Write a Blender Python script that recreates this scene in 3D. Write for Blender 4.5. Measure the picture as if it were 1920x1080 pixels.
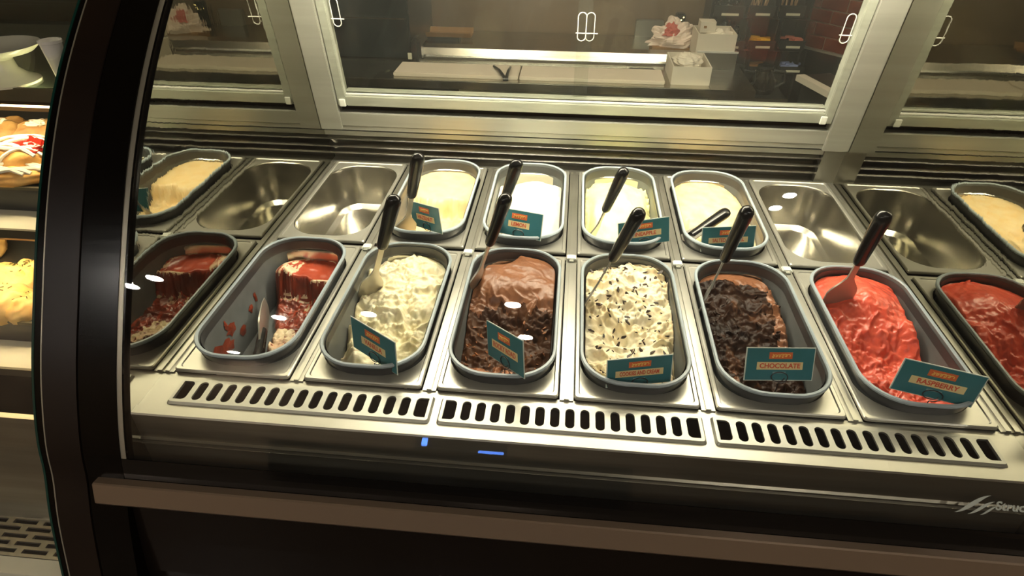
import bpy, bmesh, math, random
from mathutils import Vector, Matrix, noise
random.seed(7)
for o in list(bpy.data.objects): bpy.data.objects.remove(o)
SC = bpy.context.scene
COL = SC.collection
# ------------------------------------------------------------------ camera
FPX = 1171.17
CAM = Vector((0.5811, -0.6389, 0.6466))
PITCH, YAW, ROLL = 0.9519, 0.0937, 0.0044
CROT = Matrix.Rotation(YAW, 3, 'Z') @ Matrix.Rotation(PITCH, 3, 'X') @ Matrix.Rotation(ROLL, 3, 'Z')
cd = bpy.data.cameras.new('camera'); cam = bpy.data.objects.new('camera', cd); COL.objects.link(cam)
cd.sensor_width = 36.0; cd.sensor_fit = 'HORIZONTAL'; cd.lens = FPX / 1920 * 36.0; cd.clip_start = 0.02
cam.matrix_world = Matrix.Translation(CAM) @ CROT.to_4x4()
SC.camera = cam
def ray(x, y): return CROT @ Vector(((x - 960) / FPX, -(y - 540) / FPX, -1.0))
def onZ(x, y, z): d = ray(x, y); return CAM + d * ((z - CAM.z) / d.z)
def onY(x, y, Y): d = ray(x, y); return CAM + d * ((Y - CAM.y) / d.y)
def onX(x, y, X): d = ray(x, y); return CAM + d * ((X - CAM.x) / d.x)
# ------------------------------------------------------------------ world, exposure, big lights
w = bpy.data.worlds.new('world'); SC.world = w; w.use_nodes = True
w.node_tree.nodes['Background'].inputs[0].default_value = (1.0, 0.82, 0.6, 1)
w.node_tree.nodes['Background'].inputs[1].default_value = 0.03
SC.view_settings.view_transform = 'Standard'; SC.view_settings.look = 'None'
SC.view_settings.exposure = 0.0; SC.view_settings.gamma = 1.0; SC.view_settings.use_curve_mapping = False
LED = 42.0           # gelato case strip
SHELF_LED = 60.0     # pastry case strips
KITCHEN = 16.0       # kitchen ceiling panels
HALL = 430.0          # small downlights on the customer side
def area(name, loc, sx, sy, power, col=(1, .86, .66)):
    l = bpy.data.lights.new(name, 'AREA'); l.shape = 'RECTANGLE'; l.size = sx; l.size_y = sy
    l.energy = power; l.color = col
    o = bpy.data.objects.new(name, l); COL.objects.link(o); o.location = loc; return o

# ------------------------------------------------------------------ materials
MAT = {}
def pmat(name, col, rough=.5, metal=0., spec=.5, sss=0., coat=0., bump=None, var=None, emit=None, estr=0., trans=0.):
    m = bpy.data.materials.new(name); m.use_nodes = True; nt = m.node_tree; b = nt.nodes['Principled BSDF']
    b.inputs['Base Color'].default_value = (*col, 1); b.inputs['Roughness'].default_value = rough
    b.inputs['Metallic'].default_value = metal; b.inputs['Specular IOR Level'].default_value = spec
    b.inputs['Subsurface Weight'].default_value = sss; b.inputs['Subsurface Radius'].default_value = (.012, .008, .005)
    b.inputs['Subsurface Scale'].default_value = .5
    b.inputs['Coat Weight'].default_value = coat
    if trans: b.inputs['Transmission Weight'].default_value = trans
    if emit: b.inputs['Emission Color'].default_value = (*emit, 1); b.inputs['Emission Strength'].default_value = estr
    tc = nt.nodes.new('ShaderNodeTexCoord')
    if var:  # (colour2, scale, stretch, lo, hi)
        mp = nt.nodes.new('ShaderNodeMapping'); mp.inputs['Scale'].default_value = var[2]
        n = nt.nodes.new('ShaderNodeTexNoise'); n.inputs['Scale'].default_value = var[1]; n.inputs['Detail'].default_value = 5
        r = nt.nodes.new('ShaderNodeMapRange'); r.inputs['From Min'].default_value = var[3]; r.inputs['From Max'].default_value = var[4]
        x = nt.nodes.new('ShaderNodeMix'); x.data_type = 'RGBA'
        x.inputs[6].default_value = (*col, 1); x.inputs[7].default_value = (*var[0], 1)
        nt.links.new(tc.outputs['Object'], mp.inputs[0]); nt.links.new(mp.outputs[0], n.inputs[0])
        nt.links.new(n.outputs[0], r.inputs[0]); nt.links.new(r.outputs[0], x.inputs[0]); nt.links.new(x.outputs[2], b.inputs['Base Color'])
    if bump:  # (scale, stretch, strength, distance)
        mp = nt.nodes.new('ShaderNodeMapping'); mp.inputs['Scale'].default_value = bump[1]
        n = nt.nodes.new('ShaderNodeTexNoise'); n.inputs['Scale'].default_value = bump[0]; n.inputs['Detail'].default_value = 6
        bp = nt.nodes.new('ShaderNodeBump'); bp.inputs['Strength'].default_value = bump[2]; bp.inputs['Distance'].default_value = bump[3]
        nt.links.new(tc.outputs['Object'], mp.inputs[0]); nt.links.new(mp.outputs[0], n.inputs[0])
        nt.links.new(n.outputs[0], bp.inputs['Height']); nt.links.new(bp.outputs[0], b.inputs['Normal'])
    MAT[name] = m; return m
def glassmat(name, tint, base=.04, haze=0., hazecol=(.9, .9, .85)):
    m = bpy.data.materials.new(name); m.use_nodes = True; nt = m.node_tree; nt.nodes.clear()
    N = nt.nodes.new; L = nt.links.new
    out = N('ShaderNodeOutputMaterial'); tr = N('ShaderNodeBsdfTransparent'); tr.inputs[0].default_value = (*tint, 1)
    gl = N('ShaderNodeBsdfGlossy'); gl.inputs['Roughness'].default_value = .0
    g = N('ShaderNodeNewGeometry'); d = N('ShaderNodeVectorMath'); d.operation = 'DOT_PRODUCT'
    L(g.outputs['Incoming'], d.inputs[0]); L(g.outputs['Normal'], d.inputs[1])
    a = N('ShaderNodeMath'); a.operation = 'ABSOLUTE'; L(d.outputs['Value'], a.inputs[0])
    s = N('ShaderNodeMath'); s.operation = 'SUBTRACT'; s.inputs[0].default_value = 1; L(a.outputs[0], s.inputs[1])
    p = N('ShaderNodeMath'); p.operation = 'POWER'; p.inputs[1].default_value = 5; L(s.outputs[0], p.inputs[0])
    f = N('ShaderNodeMath'); f.operation = 'MULTIPLY_ADD'; f.inputs[1].default_value = 1 - base; f.inputs[2].default_value = base; L(p.outputs[0], f.inputs[0])
    mx = N('ShaderNodeMixShader'); L(f.outputs[0], mx.inputs[0]); L(tr.outputs[0], mx.inputs[1]); L(gl.outputs[0], mx.inputs[2])
    last = mx
    if haze:
        df = N('ShaderNodeBsdfDiffuse'); df.inputs[0].default_value = (*hazecol, 1)
        tc = N('ShaderNodeTexCoord'); mp = N('ShaderNodeMapping'); mp.inputs['Scale'].default_value = (3, 3, 1.2)
        n = N('ShaderNodeTexNoise'); n.inputs['Scale'].default_value = 3; n.inputs['Detail'].default_value = 6
        L(tc.outputs['Object'], mp.inputs[0]); L(mp.outputs[0], n.inputs[0])
        r = N('ShaderNodeMapRange'); r.inputs['From Min'].default_value = .3; r.inputs['From Max'].default_value = .75
        r.inputs['To Min'].default_value = haze * .35; r.inputs['To Max'].default_value = haze
        L(n.outputs[0], r.inputs[0])
        m2 = N('ShaderNodeMixShader'); L(r.outputs[0], m2.inputs[0]); L(mx.outputs[0], m2.inputs[1]); L(df.outputs[0], m2.inputs[2]); last = m2
    L(last.outputs[0], out.inputs[0]); MAT[name] = m; return m
pmat('steel', (.60, .58, .52), .27, 1., var=((.48, .46, .41), 18, (.4, 8, 8), .35, .7), bump=(60, (.15, 4, 4), .05, .001))
pmat('alum_steel', (.36, .36, .33), .40, .8)
pmat('steel_deck', (.43, .42, .375), .38, .9, var=((.36, .355, .315), 12, (1, 1, 1), .4, .7), bump=(90, (3, .2, 3), .06, .001))
pmat('steel_pan', (.60, .58, .52), .22, 1., bump=(40, (1, .3, 1), .04, .001))
pmat('steel_flange', (.54, .53, .475), .36, .72, var=((.45, .44, .395), 14, (1, 1, 1), .4, .7))
pmat('steel_back', (.40, .40, .36), .45, .55, var=((.34, .34, .30), 9, (.3, 5, 5), .35, .7))
pmat('steel_dark', (.30, .29, .26), .35, 1.)
pmat('steel_front', (.37, .345, .28), .33, .9, var=((.29, .27, .22), 10, (.3, 6, 6), .35, .7))
pmat('mirror', (.34, .33, .275), .015, 1., bump=(3.5, (.5, 2.5, .9), .12, .004))
pmat('alum', (.37, .385, .33), .42, .35, var=((.30, .315, .27), 20, (.5, 3, 3), .4, .7))
pmat('alum_dark', (.30, .30, .27), .4, .6)
pmat('black_gloss', (.004, .003, .002), .2, 0, .14)
pmat('brown_black', (.016, .009, .005), .36, 0, .25, var=((.010, .006, .004), 6, (1, 1, .3), .4, .7))
pmat('black_panel', (.009, .006, .004), .16, 0, .28)
pmat('frit', (.007, .006, .005), .10, 0, .5)
pmat('edge_trim', (.36, .33, .25), .35, .5)
pmat('glass_edge', (.007, .045, .032), .15, 0, .5)
pmat('rail', (.27, .19, .12), .33, .4, bump=(70, (.1, 4, 4), .08, .001))
pmat('dark_inside', (.02, .02, .018), .6)  # near black stands in for the shade below slots and deck
pmat('tub', (.115, .125, .125), .38, 0, .4, var=((.145, .155, .155), 30, (1, 1, 1), .4, .7))  # darker than the rim: shade on the inner walls is in the colour
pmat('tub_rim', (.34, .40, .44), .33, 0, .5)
pmat('tub_skirt_shade', (.05, .052, .055), .35, 0, .5)  # same plastic, its shaded front put into the colour
pmat('handle', (.010, .010, .010), .22, 0, .5)
pmat('handle_soft', (.018, .016, .014), .35, 0, .5)
pmat('spade_steel', (.52, .50, .44), .34, .75)
pmat('white_plastic', (.72, .74, .68), .4)
pmat('wire', (.06, .06, .065), .3, .6)
pmat('wire_white', (.75, .75, .72), .3, .3)
pmat('card_teal', (.04, .175, .195), .25, 0, .5, var=((.05, .19, .23), 25, (1, 1, 1), .35, .7))
pmat('card_sleeve', (.62, .68, .62), .25)
pmat('card_orange', (.72, .16, .05), .4)
pmat('card_cream', (.80, .66, .34), .4)
pmat('card_red', (.66, .10, .05), .4)
pmat('card_yellow', (.90, .62, .18), .4)
pmat('card_dim', (.16, .30, .31), .4)
pmat('logo_pale', (.46, .49, .41), .4)
glassmat('glass_front', (.985, .985, .96), .045, .006)
glassmat('glass_door', (.95, .96, .94), .015, .012)
glassmat('glass_shelf', (.80, .88, .82), .05, .10, (.75, .85, .75))
pmat('led', (1, .9, .7), .5, emit=(1.0, .92, .72), estr=LED)
pmat('shelf_led', (1, .85, .6), .5, emit=(1.0, .80, .48), estr=SHELF_LED)
pmat('kitchen_lamp', (1, .9, .7), .5, emit=(1.0, .86, .62), estr=KITCHEN)
pmat('hall_lamp', (1, .9, .8), .5, emit=(1.0, .93, .85), estr=HALL)
pmat('blue_lamp', (.1, .2, 1), .5, emit=(.10, .28, 1.0), estr=22)
# gelato
def gel(name, c1, c2, sc=30, rough=.42, sss=.12, stretch=(1, 1, 1), bs=.35, lo=.38, hi=.66, coat=0., spec=.4):
    return pmat(name, c1, rough, 0, spec, sss, coat, bump=(420, (1, 1, 1), bs, .0012), var=(c2, sc, stretch, lo, hi))
gel('g_cream', (.86, .76, .47), (.90, .84, .62), 25)
gel('g_choc', (.090, .036, .015), (.034, .012, .0055), 24, .40, .03, spec=.2)
gel('g_chip', (.87, .80, .60), (.86, .70, .40), 22)
gel('g_dark', (.034, .014, .007), (.014, .0055, .003), 24, .38, .02, spec=.14)
gel('g_rasp', (.80, .13, .075), (.66, .085, .05), 30, .30, .15, coat=.15)
gel('g_beige', (.84, .66, .36), (.80, .58, .28), 40)
gel('g_white', (.90, .88, .74), (.88, .85, .66), 25)
gel('g_yellow', (.88, .82, .38), (.90, .86, .52), 20)
gel('g_peach', (.87, .70, .40), (.82, .58, .27), 35)
gel('g_flake', (.030, .018, .014), (.05, .03, .02), 40, .4, 0)
gel('g_red', (.52, .085, .035), (.36, .045, .022), 20, .3, .08, coat=.2)
gel('g_swirlwhite', (.80, .66, .42), (.72, .42, .28), 22, .35, .1)
gel('g_brown', (.15, .030, .016), (.32, .055, .025), 30, .3, .05, coat=.2)
gel('g_milkchoc', (.25, .105, .05), (.20, .08, .038), 20, .33, .05)
gel('g_nut', (.42, .16, .06), (.20, .07, .03), 30)

# ------------------------------------------------------------------ object helpers
def wloc(o):
    v = Vector((0, 0, 0))
    while o: v += o.location; o = o.parent
    return v
def tag(o, label=None, cat=None, group=None, kind=None):
    if label: o['label'] = label
    if cat: o['category'] = cat
    if group: o['group'] = group
    if kind: o['kind'] = kind
    return o
def thing(name, label, cat, loc=(0, 0, 0), group=None):
    o = bpy.data.objects.new(name, None); COL.objects.link(o); o.location = loc; o.empty_display_size = .03
    return tag(o, label, cat, group)
def obj(name, mesh, mat, parent=None, loc=None):
    """mesh: (verts, faces) in WORLD coords (made relative to the parent) unless loc is given (local offset)."""
    if isinstance(mesh, tuple):
        V, F = mesh
        off = wloc(parent) if (parent and loc is None) else Vector((0, 0, 0))
        me = bpy.data.meshes.new(name); me.from_pydata([tuple(Vector(v) - off) for v in V], [], F); me.update()
        bm = bmesh.new(); bm.from_mesh(me); bmesh.ops.recalc_face_normals(bm, faces=bm.faces); bm.to_mesh(me); bm.free()
    else: me = mesh
    if mat and not me.materials: me.materials.append(MAT[mat] if isinstance(mat, str) else mat)
    o = bpy.data.objects.new(name, me); COL.objects.link(o)
    if parent: o.parent = parent
    if loc is not None: o.location = loc
    return o
def smooth(o, ang=40):
    me = o.data
    for p in me.polygons: p.use_smooth = True
    bm = bmesh.new(); bm.from_mesh(me)
    for e in bm.edges:
        if len(e.link_faces) == 2 and e.calc_face_angle(0) > math.radians(ang): e.smooth = False
    bm.to_mesh(me); bm.free(); return o
def bevel(o, wd=.002, seg=2):
    bm = bmesh.new(); bm.from_mesh(o.data)
    bmesh.ops.bevel(bm, geom=list(bm.edges), offset=wd, segments=seg, affect='EDGES', clamp_overlap=True)
    bm.to_mesh(o.data); bm.free(); return smooth(o, 35)
def box(x0, x1, y0, y1, z0, z1):
    V = [(x, y, z) for x in (x0, x1) for y in (y0, y1) for z in (z0, z1)]
    return V, [(0, 1, 3, 2), (4, 6, 7, 5), (0, 4, 5, 1), (2, 3, 7, 6), (0, 2, 6, 4), (1, 5, 7, 3)]
def join(*ms):
    V, F = [], []
    for v, f in ms:
        n = len(V); V += list(v); F += [tuple(i + n for i in q) for q in f]
    return V, F
def extrude_x(prof, x0, x1):
    """closed (y,z) profile swept along X"""
    n = len(prof); V = [(x0, y, z) for y, z in prof] + [(x1, y, z) for y, z in prof]
    F = [(i, (i + 1) % n, n + (i + 1) % n, n + i) for i in range(n)] + [tuple(range(n)), tuple(range(2 * n - 1, n - 1, -1))]
    return V, F
def rr(hw, hl, r, n=8, cx=0, cy=0):
    P = []
    for k, (sx, sy) in enumerate(((1, -1), (1, 1), (-1, 1), (-1, -1))):
        for i in range(n + 1):
            a = -math.pi / 2 + k * math.pi / 2 + i * math.pi / 2 / n
            P.append((cx + sx * (hw - r) + r * math.cos(a), cy + sy * (hl - r) + r * math.sin(a)))
    return P
def loft(loops, cap0=False, cap1=False):
    """loops: list of (points2d, z) with the same count"""
    V, F = [], []; n = len(loops[0][0])
    for P, z in loops: V += [(x, y, z) for x, y in P]
    for k in range(len(loops) - 1):
        for i in range(n):
            j = (i + 1) % n; F.append((k * n + i, k * n + j, (k + 1) * n + j, (k + 1) * n + i))
    if cap0: F.append(tuple(range(n - 1, -1, -1)))
    if cap1: F.append(tuple((len(loops) - 1) * n + i for i in range(n)))
    return V, F
def tube(pts, r, n=8, closed=False):
    pts = [Vector(p) for p in pts]; V, F = [], []; m = len(pts); up = None
    rs = r if isinstance(r, (list, tuple)) else [r] * m
    for i, p in enumerate(pts):
        t = (pts[(i + 1) % m] - pts[i - 1]) if (closed or 0 < i < m - 1) else (pts[1] - pts[0] if i == 0 else pts[-1] - pts[-2])
        t.normalize()
        if up is None: up = t.orthogonal().normalized()
        up = (up - t * up.dot(t)).normalized(); s = t.cross(up)
        V += [tuple(p + (up * math.cos(2 * math.pi * k / n) + s * math.sin(2 * math.pi * k / n)) * rs[i]) for k in range(n)]
    for i in range(m if closed else m - 1):
        for k in range(n): F.append((i * n + k, i * n + (k + 1) % n, ((i + 1) % m) * n + (k + 1) % n, ((i + 1) % m) * n + k))
    if not closed: F += [tuple(range(n - 1, -1, -1)), tuple((m - 1) * n + k for k in range(n))]
    return V, F
def lathe(prof, cx, cy, z0, n=24):
    V, F = [], []
    for r, z in prof: V += [(cx + r * math.cos(2 * math.pi * k / n), cy + r * math.sin(2 * math.pi * k / n), z0 + z) for k in range(n)]
    for i in range(len(prof) - 1):
        for k in range(n): F.append((i * n + k, i * n + (k + 1) % n, (i + 1) * n + (k + 1) % n, (i + 1) * n + k))
    if prof[0][0] < .005: F.append(tuple(range(n)))
    if prof[-1][0] < .005: F.append(tuple((len(prof) - 1) * n + k for k in range(n)))
    if prof[0][0] >= .005 and prof[-1][0] >= .005:
        m = (len(prof) - 1) * n
        for k in range(n): F.append((m + k, m + (k + 1) % n, (k + 1) % n, k))
    return V, F
def textmesh(body, size, M, bold=0., shear=0., xs=1., align='CENTER'):
    c = bpy.data.curves.new('lettering', 'FONT'); c.body = body; c.size = size; c.align_x = align; c.align_y = 'CENTER'
    c.offset = bold; c.shear = shear; c.extrude = .00015; c.resolution_u = 3
    o = bpy.data.objects.new('lettering', c); COL.objects.link(o); bpy.context.view_layer.update()
    me = bpy.data.meshes.new_from_object(o.evaluated_get(bpy.context.evaluated_depsgraph_get()))
    V = [tuple(M @ Vector((v.co.x * xs, v.co.y, v.co.z))) for v in me.vertices]; F = [tuple(p.vertices) for p in me.polygons]
    bpy.data.objects.remove(o); bpy.data.curves.remove(c); bpy.data.meshes.remove(me)
    return V, F

# ================================================================== the room
FLOOR = -0.90; CEIL = 1.75
pmat('floor_tile', (.10, .075, .05), .35, 0, .5, var=((.07, .05, .035), 4, (1, 1, 1), .4, .6))
pmat('wall_hall', (.36, .25, .15), .6, var=((.28, .19, .115), 3, (1, 1, 1), .4, .6))
pmat('wall_kitchen', (.23, .165, .105), .5, var=((.18, .13, .085), 3, (1, 1, 1), .4, .6))
pmat('ceiling_paint', (.16, .13, .10), .8)
X0, X1, Y0, Y1 = -2.9, 3.2, -4.4, 2.12
tag(obj('floor', box(X0, X1, Y0, Y1, FLOOR - .05, FLOOR), 'floor_tile'), kind='structure')
tag(obj('ceiling', box(X0, X1, Y0, Y1, CEIL, CEIL + .05), 'ceiling_paint'), kind='structure')
tag(obj('wall_back', box(X0, X1, Y1, Y1 + .1, FLOOR, CEIL), 'wall_kitchen'), kind='structure')
tag(obj('wall_front', box(X0, X1, Y0 - .1, Y0, FLOOR, CEIL), 'wall_hall'), kind='structure')
tag(obj('wall_left', box(X0 - .1, X0, Y0, Y1, FLOOR, CEIL), 'wall_hall'), kind='structure')
tag(obj('wall_right', box(X1, X1 + .1, Y0, Y1, FLOOR, CEIL), 'wall_hall'), kind='structure')

# ================================================================== gelato display case
PW = 0.2; D1 = .379; D2 = .396; YB = D1 + D2; ML = -.006; MR = 1.206
LEAN = math.radians(9.5)
def bp(x, s, n=0.):
    """point on the leaning back plane: s up along it (by height), n towards the customer"""
    return (x, YB - s * math.tan(LEAN) - n * math.cos(LEAN), s + n * -math.sin(LEAN) * 0)
def backbox(x0, x1, z0, z1, n0, n1):
    P = [bp(x, z, n) for x in (x0, x1) for n in (n0, n1) for z in (z0, z1)]
    return P, [(0, 1, 3, 2), (4, 6, 7, 5), (0, 4, 5, 1), (2, 3, 7, 6), (0, 2, 6, 4), (1, 5, 7, 3)]
# front glass profile (Y, Z), bottom to top, read along the end of the glass
GP = [(-.131, -.128), (-.127, -.10), (-.118, -.066), (-.097, -.018), (-.061, .049), (-.020, .111), (.041, .202), (.108, .290), (.186, .375), (.287, .460), (.36, .512), (.42, .545)]
def crom(P, sub=6):
    Q = []
    for i in range(len(P) - 1):
        p0 = Vector(P[max(i - 1, 0)]); p1 = Vector(P[i]); p2 = Vector(P[i + 1]); p3 = Vector(P[min(i + 2, len(P) - 1)])
        for k in range(sub):
            t = k / sub
            Q.append(.5 * ((2 * p1) + (p2 - p0) * t + (2 * p0 - 5 * p1 + 4 * p2 - p3) * t * t + (3 * p1 - p0 - 3 * p2 + p3) * t ** 3))
    Q.append(Vector(P[-1])); return Q
def smoothp(Q, it=12):
    Q = [q.copy() for q in Q]
    for _ in range(it):
        Q = [Q[0]] + [(Q[i - 1] + 2 * Q[i] + Q[i + 1]) / 4 for i in range(1, len(Q) - 1)] + [Q[-1]]
    return Q
GQ = smoothp(crom(GP), 30)
def offs(Q, d):
    R_ = []
    for i, q in enumerate(Q):
        t = (Q[min(i + 1, len(Q) - 1)] - Q[max(i - 1, 0)]).normalized()
        R_.append(q + Vector((-t.y, t.x)) * d)     # outward = towards the customer
    return R_
def sheet(Q, d0, d1, x0, x1):
    A, B = offs(Q, d0), offs(Q, d1)
    return extrude_x([tuple(p) for p in A] + [tuple(p) for p in reversed(B)], x0, x1)
XE = 1.42   # far end of the fascia
case = thing('gelato_display_case', 'black framed curved glass display case holding tubs of gelato', 'display case', (0.6, 0.3, FLOOR))
# deck
GR = [(.034, .410), (.424, .787), (.802, 1.168)]
obj('deck_front_lip', extrude_x([(-.060, -.006), (-.066, -.006), (-.0675, -.0035), (-.082, -.0035), (-.0835, -.006), (-.0835, -.012), (-.060, -.012)], ML, MR), 'steel_deck', case)
obj('deck_front_ledge', box(ML, MR, -.0095, .004, -.012, -.006), 'steel_deck', case)
for a, b in ((ML, .034), (.410, .424), (.787, .802), (1.168, MR)):
    obj('deck_front_ledge', box(a, b, -.060, -.0095, -.012, -.006), 'steel_deck', case)
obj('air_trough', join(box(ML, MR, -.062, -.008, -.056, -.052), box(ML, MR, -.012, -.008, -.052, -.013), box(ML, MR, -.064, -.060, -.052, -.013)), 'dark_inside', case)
obj('deck_back_ledge', box(ML, MR, YB - .012, YB + .03, -.008, -.002), 'steel_deck', case)
for i in range(7):
    x = i * PW; x0 = max(x - .0098, ML); x1 = min(x + .0098, MR)
    obj('deck_divider', join(box(x0, x1, .002, YB - .012, -.010, -.004), box(max(x - .0035, ML), min(x + .0035, MR), .002, YB - .012, -.004, -.0015)), 'steel_deck', case)
obj('deck_cross_rail', box(ML, MR, D1 - .006, D1 + .006, -.012, -.0045), 'steel_deck', case)
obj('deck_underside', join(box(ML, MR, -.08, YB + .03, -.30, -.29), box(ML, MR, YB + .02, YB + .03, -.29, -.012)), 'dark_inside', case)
# front drop panel behind the glass
obj('front_drop_panel', extrude_x([(-.0835, -.006), (-.0840, -.050), (-.0875, -.052), (-.0875, -.054), (-.0845, -.0555), (-.0845, -.0575), (-.0885, -.059), (-.0885, -.061), (-.0850, -.063), (-.086, -.118), (-.090, -.120), (-.090, -.126), (-.078, -.126), (-.078, -.012)], ML, XE - .02), 'steel_front', case)
# mirrored end panels
prof = [tuple(p) for p in offs(GQ, -.006)]
ep = prof + [(YB - .55 * math.tan(LEAN) + .02, .55), (YB + .02, -.02), (YB + .02, -.13)]
obj('end_panel', extrude_x(ep, ML - .008, ML), 'mirror', case)
obj('end_panel', extrude_x(ep, MR, MR + .008), 'mirror', case)
# black end frames following the curve
LOW = [(-.226, -.90), (-.226, -.6), (-.222, -.42), (-.206, -.32), (-.186, -.255), (-.168, -.20), (-.150, -.15)]
FQ = smoothp(crom(LOW + GP[1:] + [(.50, .575), (.60, .59)]), 10)
obj('end_frame', sheet(FQ, -.06, .001, -.078, -.021), 'black_gloss', case)
obj('end_frame', sheet(FQ, -.06, .003, -.128, -.078), 'brown_black', case)
obj('end_frame_seam', sheet(FQ, -.02, .0035, -.1300, -.128), 'edge_trim', case)
obj('end_frame', sheet(FQ, -.06, -.009, -.150, -.1300), 'black_gloss', case)
obj('glass_edge_trim', sheet([q for q in GQ if q.y > -.07], -.006, .0005, -.021, -.0135), 'edge_trim', case)
obj('glass_edge_trim', sheet([q for q in GQ if q.y > -.07], -.007, .0, -.0135, -.0105), 'black_gloss', case)
obj('end_frame', sheet(FQ, -.05, .012, XE, XE + .09), 'black_gloss', case)
# glass
gl = obj('front_glass', sheet(GQ, -.005, 0, -.021, XE), 'glass_front', case); smooth(gl, 50)
fq = [q for q in GQ if q.y < -.060]
obj('black_glass_band', sheet(fq, .0, .0012, -.021, XE), 'frit', case)
fq2 = [q for q in GQ if q.y > -.062]
obj('black_glass_band', sheet(fq2, -.0075, -.0055, MR + .012, XE), 'frit', case)
# rail and lower panel
ra = obj('bumper_rail', extrude_x([(-.127, -.094), (-.1385, -.092), (-.141, -.093), (-.151, -.121), (-.149, -.126), (-.127, -.126)], -.060, XE), 'rail', case)
obj('lower_panel', extrude_x([(-.125, -.126), (-.136, -.140), (-.152, -.20), (-.166, -.26), (-.178, -.36), (-.180, -.85), (-.06, -.85), (-.06, -.126)], -.021, XE), 'black_panel', case)
obj('plinth', box(-.12, XE + .06, -.09, YB + .02, FLOOR, -.85), 'black_panel', case)
obj('rear_housing', box(ML, MR, YB + .0305, YB + .06, -.85, -.01), 'steel_dark', case)
# back: louvre slats, sill, posts
obj('louvre_backing', backbox(ML, MR, -.005, .10, -.030, -.022), 'steel_dark', case)
for z in (.0210, .0385, .0600):
    a, b, c = bp(0, z - .004, -.002), bp(0, z, .004), bp(0, z + .010, -.016)
    obj('louvre_slat', extrude_x([(a[1], a[2]), (b[1], b[2] - .0015), (b[1] + .001, b[2] + .0005), (c[1], c[2]), (c[1] + .001, c[2] - .003)], ML, MR - .045), 'steel', case)
obj('louvre_slat', backbox(ML, MR - .035, .0705, .0825, -.02, .004), 'steel_back', case)
obj('back_sill', join(backbox(ML, MR - .02, .088, .0985, -.02, .010)), 'steel_back', case)
bevel(obj('back_panel', backbox(ML, MR, .0995, .1325, -.02, .012), 'steel_back', case), .0012)
obj('door_track', backbox(ML, MR, .134, .150, -.03, -.012), 'brown_black', case)
for (a, b) in ((ML, .045), (1.150, MR)):
    bevel(obj('corner_post', backbox(a, b, .090 if a < .5 else .085, .56, -.02, .018), 'steel_back', case), .0015)
obj('corner_post', backbox(1.160, MR, -.004, .085, -.02, .008), 'steel_dark', case)
obj('canopy', extrude_x([(.40, .535), (.42, .562), (.70, .575), (.70, .552), (.66, .548), (.44, .535)], -.02, XE), 'steel', case)
# LED lamp under the canopy
lamp = obj('strip_light_housing', box(.03, 1.17, .515, .635, .522, .546), 'alum', case)
obj('strip_light_diffuser', box(.04, 1.16, .525, .625, .514, .5215), 'led', case)

# rear sliding doors
bevel(obj('door_stile', backbox(.0465, .0665, .150, .55, -.014, .012), 'alum', case), .0015)
bevel(obj('door_stile', backbox(1.130, 1.149, .150, .55, -.014, .012), 'alum', case), .0015)
bevel(obj('door_bottom_rail', backbox(.0665, 1.130, .150, .174, -.014, .010), 'alum', case), .0015)
obj('door_track_lip', backbox(.0665, 1.130, .1755, .1785, -.016, .0035), 'wire_white', case)
obj('door_track_lip', backbox(.0665, 1.130, .1815, .1845, -.022, -.002), 'alum', case)
obj('door_top_rail', backbox(.0665, 1.130, .53, .55, -.014, .010), 'alum', case)
for x in (.052, 1.122):
    bevel(obj('corner_clip', backbox(x, x + .0135, .150, .168, .0125, .0165), 'white_plastic', case), .001)
def sliding(x0, x1, n, hx, hz=(.35, .345)):
    d = obj('sliding_door', backbox(x0, x1, .180, .535, n - .004, n), 'glass_door', case)
    for x, z_ in zip(hx, hz):
        P = []
        for k in range(28):
            a = 2 * math.pi * k / 28; P.append(bp(x + .0085 * math.cos(a), z_ + (.020 if math.sin(a) > 0 else -.020) + .0085 * math.sin(a), n + .004))
        smooth(obj('wire_handle', tube(P, .0011, 6, True), 'wire_white', d), 60)
        obj('handle_pin', tube([bp(x - .012, z_ - .013, n + .003), bp(x + .016, z_ - .013, n + .005)], .0012, 6), 'wire_white', d)
sliding(.0667, .615, -.001, (.082, .595), (.358, .342))
sliding(.585, 1.1298, -.010, (.612, 1.118), (.340, .350))

# lettering on the glass
def glass_hit(x, y):
    d = ray(x, y)
    for i in range(len(GQ) - 1):
        a, b = GQ[i], GQ[i + 1]; e = b - a
        # CAM + t d = a + k e   in (Y,Z)
        det = d.y * -e.y + d.z * e.x
        if abs(det) < 1e-9: continue
        ry, rz = a.x - CAM.y, a.y - CAM.z
        t = (ry * -e.y + rz * e.x) / det; k = (d.y * rz - d.z * ry) / det
        if 0 <= k <= 1 and t > 0: return CAM + d * t, e.normalized()
    return None
def glassM(x, y, out=.001, roll=0.):
    p, d = glass_hit(x, y); u = Vector((1, 0, 0)); v = Vector((0, d.x, d.y)); n = u.cross(v)
    return Matrix(((u.x, v.x, n.x, p.x), (u.y, v.y, n.y, p.y), (u.z, v.z, n.z, p.z), (0, 0, 0, 1))) @ Matrix.Translation((0, 0, out))
obj('maker_lettering', textmesh('Structural Concepts', .0165, glassM(1866, 948), .0004, 0, 1.0, 'LEFT'), 'logo_pale', gl)
Ms = glassM(1835, 946)
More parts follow.
